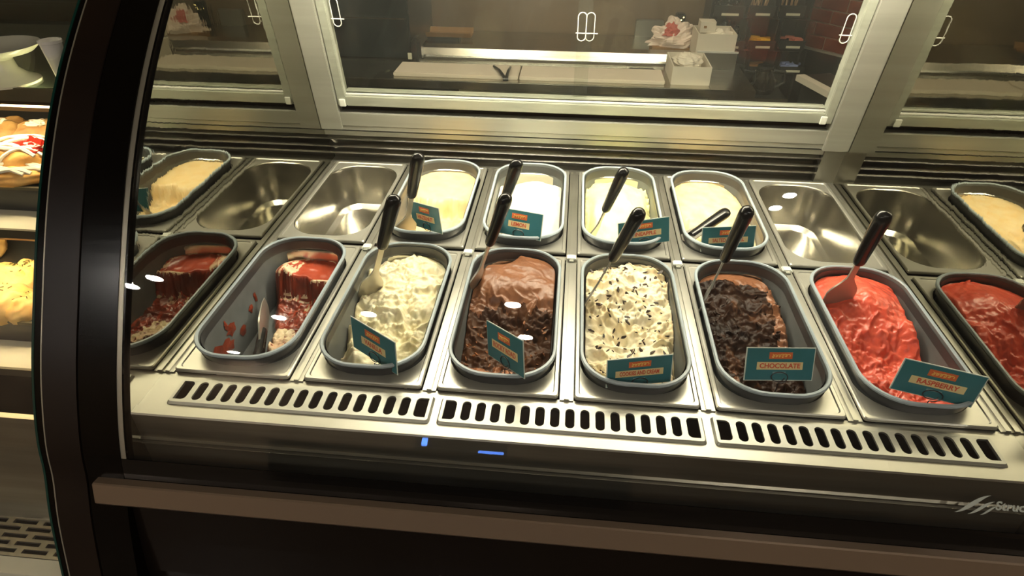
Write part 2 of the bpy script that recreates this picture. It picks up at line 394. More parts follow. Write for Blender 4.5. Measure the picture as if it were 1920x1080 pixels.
def swoosh(x0, y0, x1, y1, wd):
    A, B = [], []
    for k in range(13):
        t = k / 12; x = x0 + (x1 - x0) * t; y = y0 + (y1 - y0) * (t * t * (3 - 2 * t) * .75 + t * .25)
        h = wd * math.sin(math.pi * t) ** 1.2
        A.append((x - h * .5, y + h * .5)); B.append((x + h * .5, y - h * .5))
    P = A + B[::-1]; n = len(P)
    V = [tuple(Ms @ Vector((x, y, z))) for z in (0, .0003) for x, y in P]
    F = [(i, i + 1, n - 2 - i, n - 1 - i) for i in range(12)] + [(n + i, n + n - 1 - i, n + n - 2 - i, n + i + 1) for i in range(12)]
    return V, F
for a in ((-.028, -.012, .012, .014, .0042), (-.012, -.013, .018, .006, .0030), (.003, -.013, .022, .0, .0020)):
    obj('maker_swoosh', swoosh(*a), 'logo_pale', gl)

# ================================================================== vent grilles
names = ('stamped steel vent grille in front of the red swirl and vanilla tubs', 'stamped steel vent grille in front of the rocky road and chocolate chip tubs', 'stamped steel vent grille in front of the dark chocolate and raspberry tubs')
SL = .036; NB = 17
for (a, b), lab in zip(GR, names):
    g = thing('vent_grille', lab, 'vent grille', ((a + b) / 2, -.0345, -.006), 'vent grilles along the front ledge')
    cy = -.0345; hw = (b - a) / 2; hl = .0245
    O = rr(hw + .002, hl + .001, .004, 3, (a + b) / 2, cy); O2 = rr(hw - .0005, hl - .0015, .004, 3, (a + b) / 2, cy); I = rr(hw - .005, SL / 2, .0005, 3, (a + b) / 2, cy)
    obj('rim', loft([(O, -.0055), (O2, -.0015), (I, -.0015), (I, -.0045), (O2, -.0055)]), 'alum_steel' if 'alum_steel' in MAT else 'steel_deck', g)
    pitch = 2 * (hw - .005) / NB; Rr = pitch * .31; bh = pitch / 2 - Rr
    me = None
    for k in range(1, NB):
        x = a + .005 + pitch * k
        if me is None:
            ys = [-SL / 2 + Rr * (1 - math.cos(math.pi / 2 * i / 4)) for i in range(5)]; ys = ys + [-y for y in reversed(ys)]
            prof = []
            for y in ys:
                e = max(0, abs(y) - (SL / 2 - Rr)); prof.append((bh + Rr - math.sqrt(max(0, Rr * Rr - e * e)), y))
            P = [(w_, y) for w_, y in prof] + [(-w_, y) for w_, y in reversed(prof)]
            o = obj('bar', loft([(P, -.0045 + .006), (P, -.0016 + .006)], True, True), 'alum_steel', g, (x - (a + b) / 2, 0, 0)); me = o.data
        else: obj('bar', me, None, g, (x - (a + b) / 2, 0, 0))

# ================================================================== pans, tubs
fl = {  # key: (col, row, words)
 'f1': (0, 0, 'red and white swirl'), 'f2': (1, 0, 'cream vanilla'), 'f3': (2, 0, 'rocky road chocolate'), 'f4': (3, 0, 'cream chocolate chip'),
 'f5': (4, 0, 'dark chocolate'), 'f6': (5, 0, 'raspberry red'), 'b1': (0, 1, None), 'b2': (1, 1, 'beige'), 'b3': (2, 1, 'white lemon'),
 'b4': (3, 1, 'pale yellow'), 'b5': (4, 1, 'peach coloured'), 'b6': (5, 1, None)}
def base(k):
    c, r, _ = fl[k]; return Vector((c * PW + .0995, (.1885 if r == 0 else D1 + .197), 0))
HW, HL = .0885, .1855
N = 8
def rrl(d, r): return rr(HW - d, HL - d, r, N)
def flange_mesh():
    return loft([(rr(HW, HL, .005, N), -.0035), (rr(HW, HL, .005, N), .0005), (rr(HW - .0015, HL - .0015, .005, N), .002), (rr(HW - .006, HL - .006, .006, N), .002), (rr(HW - .0075, HL - .0075, .006, N), .0004), (rr(.0815, .1665, .061, N), .0004)])
def well_mesh():
    return loft([(rr(.0815, .1665, .061, N), .0004), (rr(.0795, .1645, .060, N), -.0012), (rr(.0785, .1635, .060, N), -.005),
         (rr(.0735, .1585, .057, N), -.085), (rr(.070, .155, .046, N), -.098), (rr(.060, .145, .04, N), -.107), (rr(.045, .130, .03, N), -.109)], False, True)
TW, TL = .0825, .1745
def rim_mesh():
    f = lambda d, r: rr(TW - d, TL - d, max(r, .01), N)
    return loft([(f(.0005, .064), .0195), (f(0, .064), .0225), (f(.0012, .064), .0243), (f(.0042, .062), .0245), (f(.0054, .061), .0228)])
def tub_mesh():
    f = lambda d, r: rr(TW - d, TL - d, max(r, .01), N)
    return loft([(f(.0054, .061), .0228), (f(.0078, .060), .0), (f(.013, .056), -.085), (f(.020, .05), -.098)], False, True)
def tub_skirt_mesh():
    f = lambda d, r: rr(TW - d, TL - d, max(r, .01), N)
    return loft([(f(.0005, .064), .019), (f(.003, .064), .0185), (f(.0045, .063), .0045), (f(.0058, .063), .0006), (f(.0075, .061), .0006), (f(.0075, .061), .0185)])
panmesh = tubmesh = skmesh = None
for k in fl:
    b = base(k); c, r, wd = fl[k]
    lab = ('stainless steel well pan holding the %s gelato tub' % wd) if wd else ('empty stainless steel pan with bare sloping walls beside the beige gelato' if k == 'b1' else 'empty stainless steel pan behind the raspberry gelato spade')
    t = thing('steel_pan', lab, 'pan', b, 'stainless pans in the case deck')
    if panmesh is None:
        o = obj('flange', flange_mesh(), 'steel_flange', t, (0, 0, 0)); smooth(o, 30)
        o2 = obj('well', well_mesh(), 'steel_pan', t, (0, 0, 0)); smooth(o2, 30); panmesh = (o.data, o2.data)
    else: obj('flange', panmesh[0], None, t, (0, 0, 0)); obj('well', panmesh[1], None, t, (0, 0, 0))
    if wd:
        t = thing('gelato_tub', 'blue grey rounded tub containing the %s gelato' % wd, 'tub', b, 'gelato tubs')
        if tubmesh is None:
            tubmesh = []
            for nm, ms, mt in (('tub_body', tub_mesh(), 'tub'), ('rim', rim_mesh(), 'tub_rim'), ('skirt', tub_skirt_mesh(), 'tub_skirt_shade')):
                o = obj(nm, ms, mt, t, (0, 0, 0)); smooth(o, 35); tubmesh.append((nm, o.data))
        else:
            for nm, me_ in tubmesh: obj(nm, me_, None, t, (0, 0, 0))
CLIPS = [('red swirl', 'cream vanilla'), ('cream vanilla', 'rocky road'), ('rocky road', 'chocolate chip'), ('chocolate chip', 'dark chocolate'), ('dark chocolate', 'raspberry')]
for i in range(1, 6):
    t = thing('deck_clip', 'small pale clip on the deck between the %s and %s tubs' % CLIPS[i - 1], 'clip', (i * PW, D1 + .001, -.0015), 'deck clips between pans')
    bevel(obj('clip_body', box(i * PW - .0085, i * PW + .0085, D1 - .012, D1 + .004, -.0015, .0035), 'white_plastic', t), .0015)
    obj('clip_foot', box(i * PW - .004, i * PW + .004, D1 - .018, D1 - .012, -.0015, .0015), 'alum', t)

# ================================================================== gelato
def ss(a, b, x): t = max(0, min(1, (x - a) / (b - a))); return t * t * (3 - 2 * t)
def g2(u, v, cu, cv, su, sv): return math.exp(-((u - cu) / su) ** 2 - ((v - cv) / sv) ** 2)
def fb(x, y, s, o=4): return noise.fractal(Vector((x, y, s)), 1.0, 2.0, o)
def rd(x, y, s): return 1 - abs(noise.noise(Vector((x, y, s)))) * 2
def scoop(u, v, cx, cy, r, depth):
    d = ((u - cx) * .074) ** 2 + ((v - cy) * .33) ** 2; return -depth * max(0, 1 - d / (r * r))
def rough(u, v, s, a, f=9, wob=1.):
    """torn, folded scoop texture: broad folds, crumbly tears and fine grain"""
    x, y = u * .074, v * .33
    wx = fb(x * 30, y * 30, s, 3) * .012 * wob; wy = fb(x * 30 + 7, y * 30, s, 3) * .012 * wob
    X, Y = x + wx, y + wy
    big = fb(X * f * 2.6, Y * f * 2.6, s, 3) * .95
    fold = max(0, rd(X * f * 2.2, Y * f * 3.3, s + 3)) ** 3 * .55
    crumb = fb(x * f * 14, y * f * 14, s + 9, 4)
    tear = max(0, rd(X * f * 7, Y * f * 9, s + 5)) ** 4 * .22
    m = ss(-.25, .35, fb(x * 22, y * 22, s + 2, 2))
    return a * (big + fold + (.08 + .26 * m) * crumb + (.3 + .7 * m) * tear - .42)
H = {}
def h_f1(u, v):
    e = .34 - 1.5 * v + .14 * fb(u * .5, v * 5, 1, 3)
    side = ss(e - .12, e + .14, u)
    top = -.022 + .003 * fb(u * 2, v * 3, 1.2, 2)
    dug = -.060 + .022 * ss(.50, .20, v) - .012 * g2(u, v, .2, .60, .6, .10)
    step = ss(.74, .81, v + .05 * fb(u * 3, v, 2, 3) + .03 * u)
    h = dug + (top - dug) * step + rough(u, v, 4.1, .010 if v < .76 else .0014, 9)
    h += .014 * g2(u, v, -.55, .86, .22, .10) + .008 * g2(u, v, .6, .76, .4, .03) + .008 * g2(u, v, .95, .9, .15, .08)
    return -.0885 + (h + .0885) * side
def h_f2(u, v):
    h = -.034 + .030 * ss(.05, .75, v) + .014 * g2(u, v, .1, .8, .7, .2) + .010 * g2(u, v, -.1, .52, .5, .12) - .008 * g2(u, v, .5, .42, .35, .12)
    h += rough(u, v, 1.7, .0130, 9) * (1 - .75 * ss(.86, .95, v) * ss(-.3, .5, u))
    gap = ss(-1.02, -.72, u + .35 * ss(.1, .6, v) - .1 + .12 * fb(u, v * 6, 3, 3))
    return max(-.085, h - .03 * (1 - gap))
def h_f3(u, v):
    h = -.040 + .048 * ss(.30, .72, v) + .012 * g2(u, v, .15, .86, .8, .16) - .02 * ss(.88, 1.0, v) * ss(.4, -.8, u)
    furrow = math.sin((u * 5.0 + v * 13 + 1.2 * fb(u * 2, v * 5, 3, 2))) * .5
    h += .0042 * furrow * ss(.55, .75, v) * ss(.98, .85, v) * ss(.55, .2, u)
    h += rough(u, v, 8.3, .0105, 11) * (1 - ss(.58, .72, v) * .82) - .007 * g2(u, v, .1, .47, .6, .08)
    return h - .02 * ss(-.75, -1, u) * ss(.5, .9, v)
def h_f4(u, v):
    h = -.016 + .020 * ss(.15, .8, v) + .012 * g2(u, v, -.2, .72, .8, .12) + .010 * g2(u, v, .3, .92, .7, .1) - .018 * g2(u, v, .0, .42, .55, .14)
    h += rough(u, v, 5.9, .0140, 9)
    return h - .035 * ss(.82, .98, u) * ss(.5, .2, v)
def h_f5(u, v):
    h = -.036 + .034 * ss(.2, .8, v) + .012 * g2(u, v, -.3, .86, .5, .10) + rough(u, v, 11.3, .010, 10) * (1 - .85 * ss(.86, .93, v))
    gap = ss(1.08, .88, u + .10 * ss(.15, .6, v) - .06 + .08 * fb(u, v * 5, 5, 3))
    return max(-.085, h - .045 * (1 - gap) - .02 * ss(-.7, -1, u) * ss(.45, .05, v))
def h_f6(u, v):
    h = -.022 + .028 * ss(.30, .70, v) + .022 * g2(u, v, .05, .76, .75, .20) - .010 * g2(u, v, .2, .40, .7, .10) + .010 * g2(u, v, .75, .50, .25, .08)
    h += rough(u, v, 2.9, .0095, 9) * (1 - .8 * ss(.62, .75, v)) + .0025 * fb(u * 3, v * 8, 3, 3)
    h -= .010 * g2(u, v, -.5, .34, .3, .06)
    return h - .034 * ss(.80, .98, u) * ss(.15, .4, v) * ss(.95, .7, v)
def h_b2(u, v):
    st = ss(.50, .60, v + .06 * fb(u * 3, v * 3, 2, 3))
    return -.044 + .036 * st + .006 * (v - .5) + rough(u, v, 7.7, .007, 11) * (1 - .92 * st) - .03 * (1 - ss(-1, -.72, u)) * (1 - st)
def h_b3(u, v):
    h = -.046 + .030 * ss(.28, .5, v) + .026 * g2(u, v, .15, .72, .7, .25) + .010 * g2(u, v, .7, .5, .3, .15) + .003 * fb(u * 3, v * 8, 9, 4)
    return h - .03 * ss(.86, 1., v)
def h_b4(u, v):
    h = -.050 + .034 * ss(.40, .62, v) + .016 * g2(u, v, 0, .75, .6, .2) + .004 * fb(u * 3, v * 7, 13, 4)
    return h - .022 * ss(.72, .95, abs(u - .05)) * ss(1., .3, v) + .018 * ss(.9, 1., abs(u)) * fb(u, v * 14, 2, 3)
def h_b5(u, v):
    h = -.004 - .020 * ss(.62, .42, v) * ss(.5, -.1, u) - .03 * ss(.35, .05, v) + .002 * fb(u * 3, v * 6, 15, 3)
    return h + rough(u, v, 6.2, .006, 12) * ss(.62, .5, v) * ss(.4, .0, u) - .012 * ss(.8, 1, u) * ss(.5, 1, v)
def mix_f1(u, v, z, dz):
    n = fb(u * 3, v * 6, 3, 4); n2 = fb(u * 9, v * 16, 7, 4)
    if z < -.080: return 3
    if dz > .004: return 2
    if v > .79 + .04 * n and -.30 + .2 * n < u < .88: return 0
    if v > .74: return 1 if n2 > -.10 else 0
    if v > .68 + .05 * n and u > .1: return 1 if n2 > -.05 else 0
    if v < .48 + .10 * n: return 1 if u < .38 + .35 * n2 else (0 if n2 > .1 else 2)
    return 2 if n2 < .32 else 0
def mix_f3(u, v, z, nz):
    n = fb(u * 3, v * 7, 5, 4)
    if v > .62 + .12 * n + .10 * u * (1 if u < 0 else -.5) : return 1
    return 2 if (v < .22 and n > .10) else 0
def mix_f5(u, v, z, nz):
    n = fb(u * 3, v * 7, 9, 4)
    if v > .88 + .06 * n or (u < -.45 and v < .24 + .1 * n and v > .05) or (u > .62 + .2 * n and v > .3): return 1
    return 2 if n > .42 else 0
spec = {'f1': (h_f1, ['g_red', 'g_swirlwhite', 'g_brown', 'tub'], mix_f1, 'nearly empty red and white swirl gelato heaped on one side of its tub', 'swirl'),
 'f2': (h_f2, ['g_cream'], None, 'rough cream vanilla gelato with torn scooped surface', ''),
 'f3': (h_f3, ['g_choc', 'g_milkchoc', 'g_nut'], mix_f3, 'brown rocky road gelato with a smooth furrowed hump at its back', ''),
 'f4': (h_f4, ['g_chip'], None, 'cream gelato flecked with dark chocolate flakes', ''),
 'f5': (h_f5, ['g_dark', 'g_milkchoc', 'g_choc'], mix_f5, 'very dark glossy chocolate gelato with ragged surface', ''),
 'f6': (h_f6, ['g_rasp'], None, 'bright red raspberry gelato with a smooth domed hump', ''),
 'b2': (h_b2, ['g_beige'], None, 'beige gelato with a flat top and dug out front', ''),
 'b3': (h_b3, ['g_white'], None, 'snow white lemon gelato behind the rocky road tub', ''),
 'b4': (h_b4, ['g_yellow'], None, 'pale yellow gelato with smears up the tub walls', ''),
 'b5': (h_b5, ['g_peach'], None, 'peach coloured gelato filled nearly level with the rim', '')}
GW, GL, GRr = .0722, .1640, .056
HT = {}
def gelato(key):
    hf, mats, mf, lab, _ = spec[key]; b = base(key)
    NU, NV = (96, 190) if key[0] == 'f' else (72, 130)
    V, F, MI, UV = [], [], [], []
    for j in range(NV + 1):
        v = j / NV; y = -GL + 2 * GL * v
        e = max(0, abs(y) - (GL - GRr)); wd = GW - GRr + math.sqrt(max(0, GRr * GRr - e * e))
        for i in range(NU + 1):
            u = -1 + 2 * i / NU; z = hf(u, v); x = u * wd
            # walls narrow downwards
            kx = 1 - max(0, -z) * .55 / 1.0 * .1
            V.append((x * kx, y * kx, min(z, .045))); UV.append((u, v))
    n = NU + 1
    for j in range(NV):
        for i in range(NU):
            F.append((j * n + i, j * n + i + 1, (j + 1) * n + i + 1, (j + 1) * n + i))
    if mf:
        for q in F:
            u = sum(UV[k][0] for k in q) / 4; v = sum(UV[k][1] for k in q) / 4; zs = [V[k][2] for k in q]; MI.append(mf(u, v, sum(zs) / 4, max(zs) - min(zs)))
    nt = len(F)
    ring = [i for i in range(n)] + [j * n + NU for j in range(1, NV + 1)] + [NV * n + i for i in range(NU - 1, -1, -1)] + [j * n for j in range(NV - 1, 0, -1)]
    m = len(ring); off = len(V)
    for k in ring: V.append((V[k][0] * .93, V[k][1] * .955, -.0935))
    for k in range(m): F.append((ring[k], off + k, off + (k + 1) % m, ring[(k + 1) % m]))
    F.append(tuple(off + k for k in range(m)))
    me = bpy.data.meshes.new('gelato'); me.from_pydata(V, [], F); me.update()
    for mt in mats: me.materials.append(MAT[mt])
    if mf:
        mi = [0] * len(me.polygons)
        for k in range(nt): mi[k] = MI[k]
        me.polygons.foreach_set('material_index', mi)
    for p in me.polygons: p.use_smooth = True
    o = bpy.data.objects.new('gelato', me); COL.objects.link(o); o.location = b
    tag(o, lab, 'gelato', 'gelato in the tubs'); HT[key] = o
    return o
def gz(key, x, y):
    b = base(key); return spec[key][0](max(-1, min(1, (x - b.x) / GW)), max(0, min(1, (y - b.y + GL) / (2 * GL))))
for k in spec: gelato(k)
# dark flakes lying on the chocolate chip gelato, lumps in the rocky road
def flakes(key, nf, mat, name, smin, smax, thick, vmax=1.):
    V, F = [], []; b = base(key); rnd = random.Random(hash(name) % 1000 if False else 5)
    for _ in range(nf):
        x = b.x + rnd.uniform(-.066, .066); y = b.y + rnd.uniform(-.158, -.158 + .316 * vmax); e = .004
        z = gz(key, x, y)
        n = Vector((gz(key, x - e, y) - gz(key, x + e, y), gz(key, x, y - e) - gz(key, x, y + e), 2 * e)).normalized()
        a = rnd.uniform(0, 6.28); t = Vector((math.cos(a), math.sin(a), 0)); t = (t - n * t.dot(n)).normalized(); s = n.cross(t)
        n = (n + s * rnd.uniform(-.7, .7)).normalized(); s = n.cross(t)
        L = rnd.uniform(smin, smax); W = L * rnd.uniform(.25, .55); c = Vector((x, y, z)) + n * .0003; k = len(V)
        for zz in (-thick, thick):
            for (p, q) in ((-L, -W * .6), (-.2 * L, -W), (L, -.3 * W), (.8 * L, .6 * W), (-.3 * L, W)):
                V.append(tuple(c + t * p + s * q + n * zz))
        F += [tuple(k + i for i in range(4, -1, -1)), tuple(k + 5 + i for i in range(5))] + [(k + i, k + (i + 1) % 5, k + 5 + (i + 1) % 5, k + 5 + i) for i in range(5)]
    o = obj(name, (V, F), mat, HT[key]); tag(o, kind='stuff')
flakes('f4', 180, 'g_flake', 'chocolate_flakes', .0024, .0068, .0009)
flakes('f3', 70, 'g_nut', 'nut_pieces', .0018, .004, .0013, .5)
flakes('f5', 60, 'g_dark', 'chocolate_pieces', .002, .005, .0016, .8)
# smears on the tub wall of the swirl
V, F = [], []; b = base('f1'); rnd = random.Random(3)
for (y0, z0, sy, sz) in ((-.05, -.03, .018, .012), (-.08, -.05, .03, .016), (-.11, -.045, .025, .02), (-.02, -.055, .012, .010), (.02, -.04, .008, .008), (-.06, -.015, .006, .010), (.045, -.03, .006, .012)):
    k = len(V); m = 14
    for q in range(m):
        a = 2 * math.pi * q / m; rr_ = rnd.uniform(.55, 1.15); y = b.y + y0 + sy * rr_ * math.cos(a); z = z0 + sz * rr_ * math.sin(a)
        wx = TW - .0085 - .0045 * min(1, -z / .085) - .0006
        V.append((b.x - wx, y, z))
    c = k + m; V.append((b.x - (TW - .0085 - .0045 * min(1, -z0 / .085) - .0022), b.y + y0, z0))
    F += [(k + q, k + (q + 1) % m, c) for q in range(m)]
tag(obj('smears', (V, F), 'g_brown', HT['f1']), kind='stuff')

# ================================================================== spades
def spade(B, T, label, wdir=(1, 0, 0), blen=.075, bw=.021, hlen=.108, metal_handle=False, hmat='handle', r=.0132):
    B, T = Vector(B), Vector(T); a = (T - B).normalized()
    t = thing('gelato_spade', label, 'spade', B, 'gelato spades')
    wv = Vector(wdir); wv = (wv - a * wv.dot(a)).normalized(); nv = a.cross(wv)
    # handle: rounded oval grip
    prof = [(0, .0005), (.002, .55), (.005, .82), (.010, .97), (.018, 1.0), (.05, .93), (.085, .82), (.100, .78), (.1045, .74), (hlen, .60)]
    V, F = [], []; n = 20
    for d, k in prof:
        c = T - a * d
        for i in range(n):
            an = 2 * math.pi * i / n; V.append(tuple(c + wv * (r * k * math.cos(an)) + nv * (r * .86 * k * math.sin(an))))
    for j in range(len(prof) - 1):
        for i in range(n): F.append((j * n + i, j * n + (i + 1) % n, (j + 1) * n + (i + 1) % n, (j + 1) * n + i))
    F += [tuple(range(n)), tuple((len(prof) - 1) * n + i for i in range(n))]
    smooth(obj('handle', (V, F), hmat, t), 60)
    # flat steel shank widening into a slightly cupped blade
    Ltot = (T - B).length - hlen
    st = []
    for k in range(15):
        s = k / 14; d = hlen - .004 + (Ltot + .004) * s; q = max(0, (d - hlen - (Ltot - blen)) / blen)
        hw_ = .0048 + .0008 * s + (bw - .005) * ss(0, .45, q) * (1 - .30 * ss(.80, 1.0, q))
        th = .0016 - .0009 * q; cup = .0022 * ss(0, .5, q)
        st.append((T - a * d, hw_, th, cup))
    V, F = [], []
    for c, hw_, th, cup in st:
        for sgn in (1, -1):
            for i in range(7):
                p = -1 + 2 * i / 6 if sgn > 0 else 1 - 2 * i / 6
                V.append(tuple(c + wv * hw_ * p + nv * (cup * p * p + sgn * th)))
    n = 14
    for j in range(len(st) - 1):
        for i in range(n): F.append((j * n + i, j * n + (i + 1) % n, (j + 1) * n + (i + 1) % n, (j + 1) * n + i))
    F += [tuple(range(n)), tuple((len(st) - 1) * n + i for i in range(n))]
    smooth(obj('blade', (V, F), 'spade_steel', t), 50)
    return t
def reach(B, px, L):
    """end of a rod of length L from B that lands on pixel px, the end nearer the viewer"""
    d = ray(*px).normalized(); m = CAM - B; bq = m.dot(d); c = m.dot(m) - L * L; disc = bq * bq - c
    t = -bq - math.sqrt(max(0, disc)); return CAM + d * t
SP = {'f2': ((690, 566), -.030, (741, 366), .235, (1, .6, 0), 'in the cream vanilla gelato', .0128),
      'f3': ((884, 552), -.020, (951, 364), .235, (.5, 1, 0), 'in the rocky road gelato', .0128),
      'f4': ((1090, 585), -.020, (1203, 392), .24, (.35, 1, 0), 'in the chocolate chip gelato', .0132),
      'f5': ((1309, 590), -.025, (1405, 388), .24, (.35, 1, 0), 'in the dark chocolate gelato', .0132),
      'f6': ((1557, 590), -.018, (1662, 397), .235, (1, .15, 0), 'in the raspberry gelato', .0132),
      'b2': ((758, 450), -.020, (785, 288), .235, (1, .5, 0), 'in the beige gelato', .0128),
      'b3': ((922, 450), -.025, (971, 301), .235, (1, .5, 0), 'in the white lemon gelato', .0128),
      'b4': ((1103, 462), -.030, (1172, 316), .215, (.6, 1, 0), 'in the pale yellow gelato', .0128)}
for k, (pb, z, pt, L, wd, words, r) in SP.items():
    Bp = onZ(*pb, z); spade(Bp, reach(Bp, pt, L), 'black handled steel spade standing ' + words, wd, r=r, blen=(.10 if k == 'f6' else .075), bw=(.025 if k == 'f6' else .021))
Bp = onZ(1282, 452, -.004); spade(Bp, onZ(1366, 395, .030), 'black handled spade lying low in the peach coloured gelato', (.6, .8, .2), .06, .020, .085)
# spade dropped on its edge in the swirl tub
b1 = base('f1'); Bp = Vector((b1.x - .056, b1.y + .050, -.056))
spade(Bp, Vector((b1.x - .001, b1.y - .122, -.050)), 'steel spade lying on edge in the nearly empty swirl tub', (0, 0, 1), .13, .026, .03, r=.011)

# ================================================================== flavour cards
def Mz(a): return Matrix.Rotation(a, 4, 'Z')
CARDS = {'f2': ((.3242, .0099, .0699), (-.677, -.1311, -.1144), 1.07, 'VANILLA', 'vanilla'), 'f3': ((.5115, -.0024, .0907), (-1.0017, -.1325, -.3454), 1.10, 'ROCKY ROAD', 'rocky road'),
 'f4': ((.7147, .1087, -.0358), (.2135, -.1571, -.015), .905, 'COOKIES AND CREAM', 'chocolate chip'), 'f5': ((.9197, .101, .0049), (.1515, -.4063, .0445), .945, 'CHOCOLATE', 'dark chocolate'),
 'f6': ((1.1061, .0376, .0446), (-.1533, -.1367, .0925), 1.0, 'RASPBERRY', 'raspberry'), 'b2': ((.3102, .419, .0484), (-.7729, -.0546, -.2326), 1.0, 'HAZELNUT', 'beige'),
 'b3': ((.4933, .4365, .0345), (-.545, -.371, -.1455), 1.0, 'LEMON', 'white lemon'), 'b4': ((.7421, .4636, .0132), (.2489, -.2361, -.062), .965, 'PINEAPPLE', 'pale yellow'),
 'b5': ((.913, .4811, -.0014), (.0768, -.177, -.0554), .95, 'SALTED CARAMEL', 'peach coloured')}
def card(key, loc, ang, k, word, words):
    P = CAM + (Vector(loc) - CAM) * k; W, Hh = .104 * k, .05 * k; k = min(k, 1.06)
    R_ = Matrix.Rotation(ang[0], 4, 'Z') @ Matrix.Rotation(ang[1], 4, 'X') @ Matrix.Rotation(ang[2], 4, 'Y')
    # local frame: x right, y up on the card, z towards the viewer
    M = Matrix.Translation(P) @ R_ @ Matrix(((1, 0, 0, 0), (0, 0, -1, 0), (0, 1, 0, 0), (0, 0, 0, 1)))
    t = thing('flavour_card', 'teal flavour card with orange badge standing in the %s gelato' % words, 'card', P, 'flavour cards on wire holders')
    def slab(x0, x1, y0, y1, z0, z1):
        V, F = box(x0, x1, y0, y1, z0, z1); return [tuple(M @ Vector(v)) for v in V], F
    obj('sleeve', slab(-W / 2 - .0015, W / 2 + .0015, -Hh / 2 - .0012, Hh / 2 + .0012, -.0012, 0), 'card_sleeve', t)
    obj('card', slab(-W / 2, W / 2, -Hh / 2, Hh / 2, 0, .0004), 'card_teal', t)
    bd = obj('badge', slab(-.018 * k, .018 * k, .0085 * k, .019 * k, .0004, .0007), 'card_orange', t)
    # looping script flourish
    S = []
    for i in range(91):
        q = i / 90; S.append(M @ Vector(((-.0140 + .027 * q + .0022 * math.sin(q * 34) + .35 * .0028 * math.cos(q * 34)) * k, (.0130 + .0026 * math.cos(q * 34) * (1.15 - .5 * abs(math.sin(q * 5))) + .0010 * q) * k, .0009)))
    obj('script', tube(S, .00055 * k, 5), 'card_yellow', bd)
    ln = max(.05, min(.078, .012 + .0066 * len(word))) * k
    st = obj('name_strip', slab(-ln / 2, ln / 2, -.0085 * k, .0035 * k, .0004, .0007), 'card_cream', t)
    size = .0105 * k; xs = min(1., (ln - .006) / (len(word) * size * .66))
    obj('lettering', textmesh(word, size, M @ Matrix.Translation((0, -.0026 * k, .0009)), .00025, 0, xs), 'card_red', st)
    obj('small_print', slab(-.010 * k, .010 * k, -.0145 * k, -.0118 * k, .0004, .0006), 'card_dim', t)
    # wire holder: spiral clip and stem going down into the gelato
    S = []
    for i in range(49):
        q = i / 48; a = q * 2 * math.pi * 2.2 - math.pi / 2; rr_ = (.013 * (1 - .72 * q)) * k
        S.append(M @ Vector((rr_ * 1.2 * math.cos(a), -.0205 * k + rr_ * .75 * (math.sin(a)), .0012 if q < .55 else -.0020)))
    foot = S[0].copy(); foot.z = min(gz(key, foot.x, foot.y) - .004, foot.z - .012)
    obj('wire_holder', tube([foot, foot.lerp(S[0], .5)] + S, .00075, 6), 'wire', t)
for k, v in CARDS.items(): card(k, *v)

# ================================================================== kitchen behind the case
pmat('board_white', (.74, .66, .56), .5)
pmat('paper_white', (.78, .72, .62), .7)
pmat('box_white', (.72, .66, .56), .6)
pmat('black_plastic', (.015, .017, .018), .35)
pmat('navy_dark', (.010, .018, .021), .3)
pmat('counter_front', (.36, .37, .28), .4, .3, var=((.26, .26, .2), 3, (1, 1, 1), .4, .6))
pmat('bag_plastic', (.80, .66, .58), .3, 0, .5, .1)
pmat('bag_red', (.55, .12, .09), .4)
pmat('tan', (.30, .16, .06), .6)
pmat('grey_paint', (.30, .29, .25), .5)
pmat('label_cream', (.68, .66, .52), .5)
pmat('yellow_packet', (.90, .50, .03), .4)
pmat('pink_packet', (.62, .20, .14), .4)
pmat('blue_packet', (.30, .36, .62), .4)
pmat('straw_wood', (.66, .46, .28), .6, var=((.30, .16, .08), 60, (1, 1, .3), .4, .6))
pmat('dark_glitter', (.02, .024, .026), .2, var=((.16, .17, .16), 90, (1, 1, 1), .56, .62))
pmat('brown_packet', (.28, .13, .05), .5)
pmat('brick', (.26, .055, .028), .22, 0, .5, var=((.18, .035, .02), 12, (1, 1, 1), .4, .6))
pmat('grout', (.40, .24, .17), .8)
pmat('carafe', (.012, .010, .008), .06, 0, .6)
ct = thing('prep_counter', 'long steel kitchen counter behind the sliding doors', 'counter', (.4, 1.75, FLOOR))
bevel(obj('worktop', box(-.9, 1.030, 1.43, 2.115, -.028, 0), 'steel', ct), .002)
obj('worktop_end', box(1.030, 1.172, 1.43, 1.798, -.028, -.0005), 'steel', ct)
obj('front_panel', box(-.88, .20, 1.455, 1.48, -.86, -.028), 'black_plastic', ct)  # dark sheet in place of the shaded open front
obj('front_panel', box(.20, .82, 1.455, 1.48, -.86, -.028), 'counter_front', ct)
obj('front_panel', box(.82, 1.03, 1.455, 1.48, -.86, -.028), 'grey_paint', ct)
obj('side_panel', box(1.012, 1.030, 1.485, 2.1, -.86, -.028), 'black_plastic', ct)
obj('plinth', box(-.88, 1.01, 1.5, 2.1, FLOOR, -.86), 'black_plastic', ct)
pr = thing('prep_rail', 'polished steel rail with sloping face along the kitchen counter', 'rail', (.52, 1.72, 0))
obj('sloping_face', extrude_x([(1.690, .005), (1.692, .011), (1.712, .032), (1.76, .035), (1.76, .005)], .030, 1.035), 'steel', pr)
obj('lower_lip', box(.025, .90, 1.648, 1.676, 0, .006), 'steel', pr)
obj('foot', box(.03, 1.03, 1.70, 1.755, 0, .005), 'steel_dark', pr)
for (x0, x1, lab) in ((-.025, .40, 'white cutting board with the black tongs lying on it'), (.405, .885, 'white cutting board between the tongs and the white box')):
    o = obj('cutting_board', box(x0, x1, 1.462, 1.592, 0, .012), 'board_white'); bevel(o, .002); tag(o, lab, 'cutting board', 'cutting boards on the counter')
t = thing('tongs', 'black tongs lying open on the white cutting board', 'tongs', onZ(945, 146, .015))
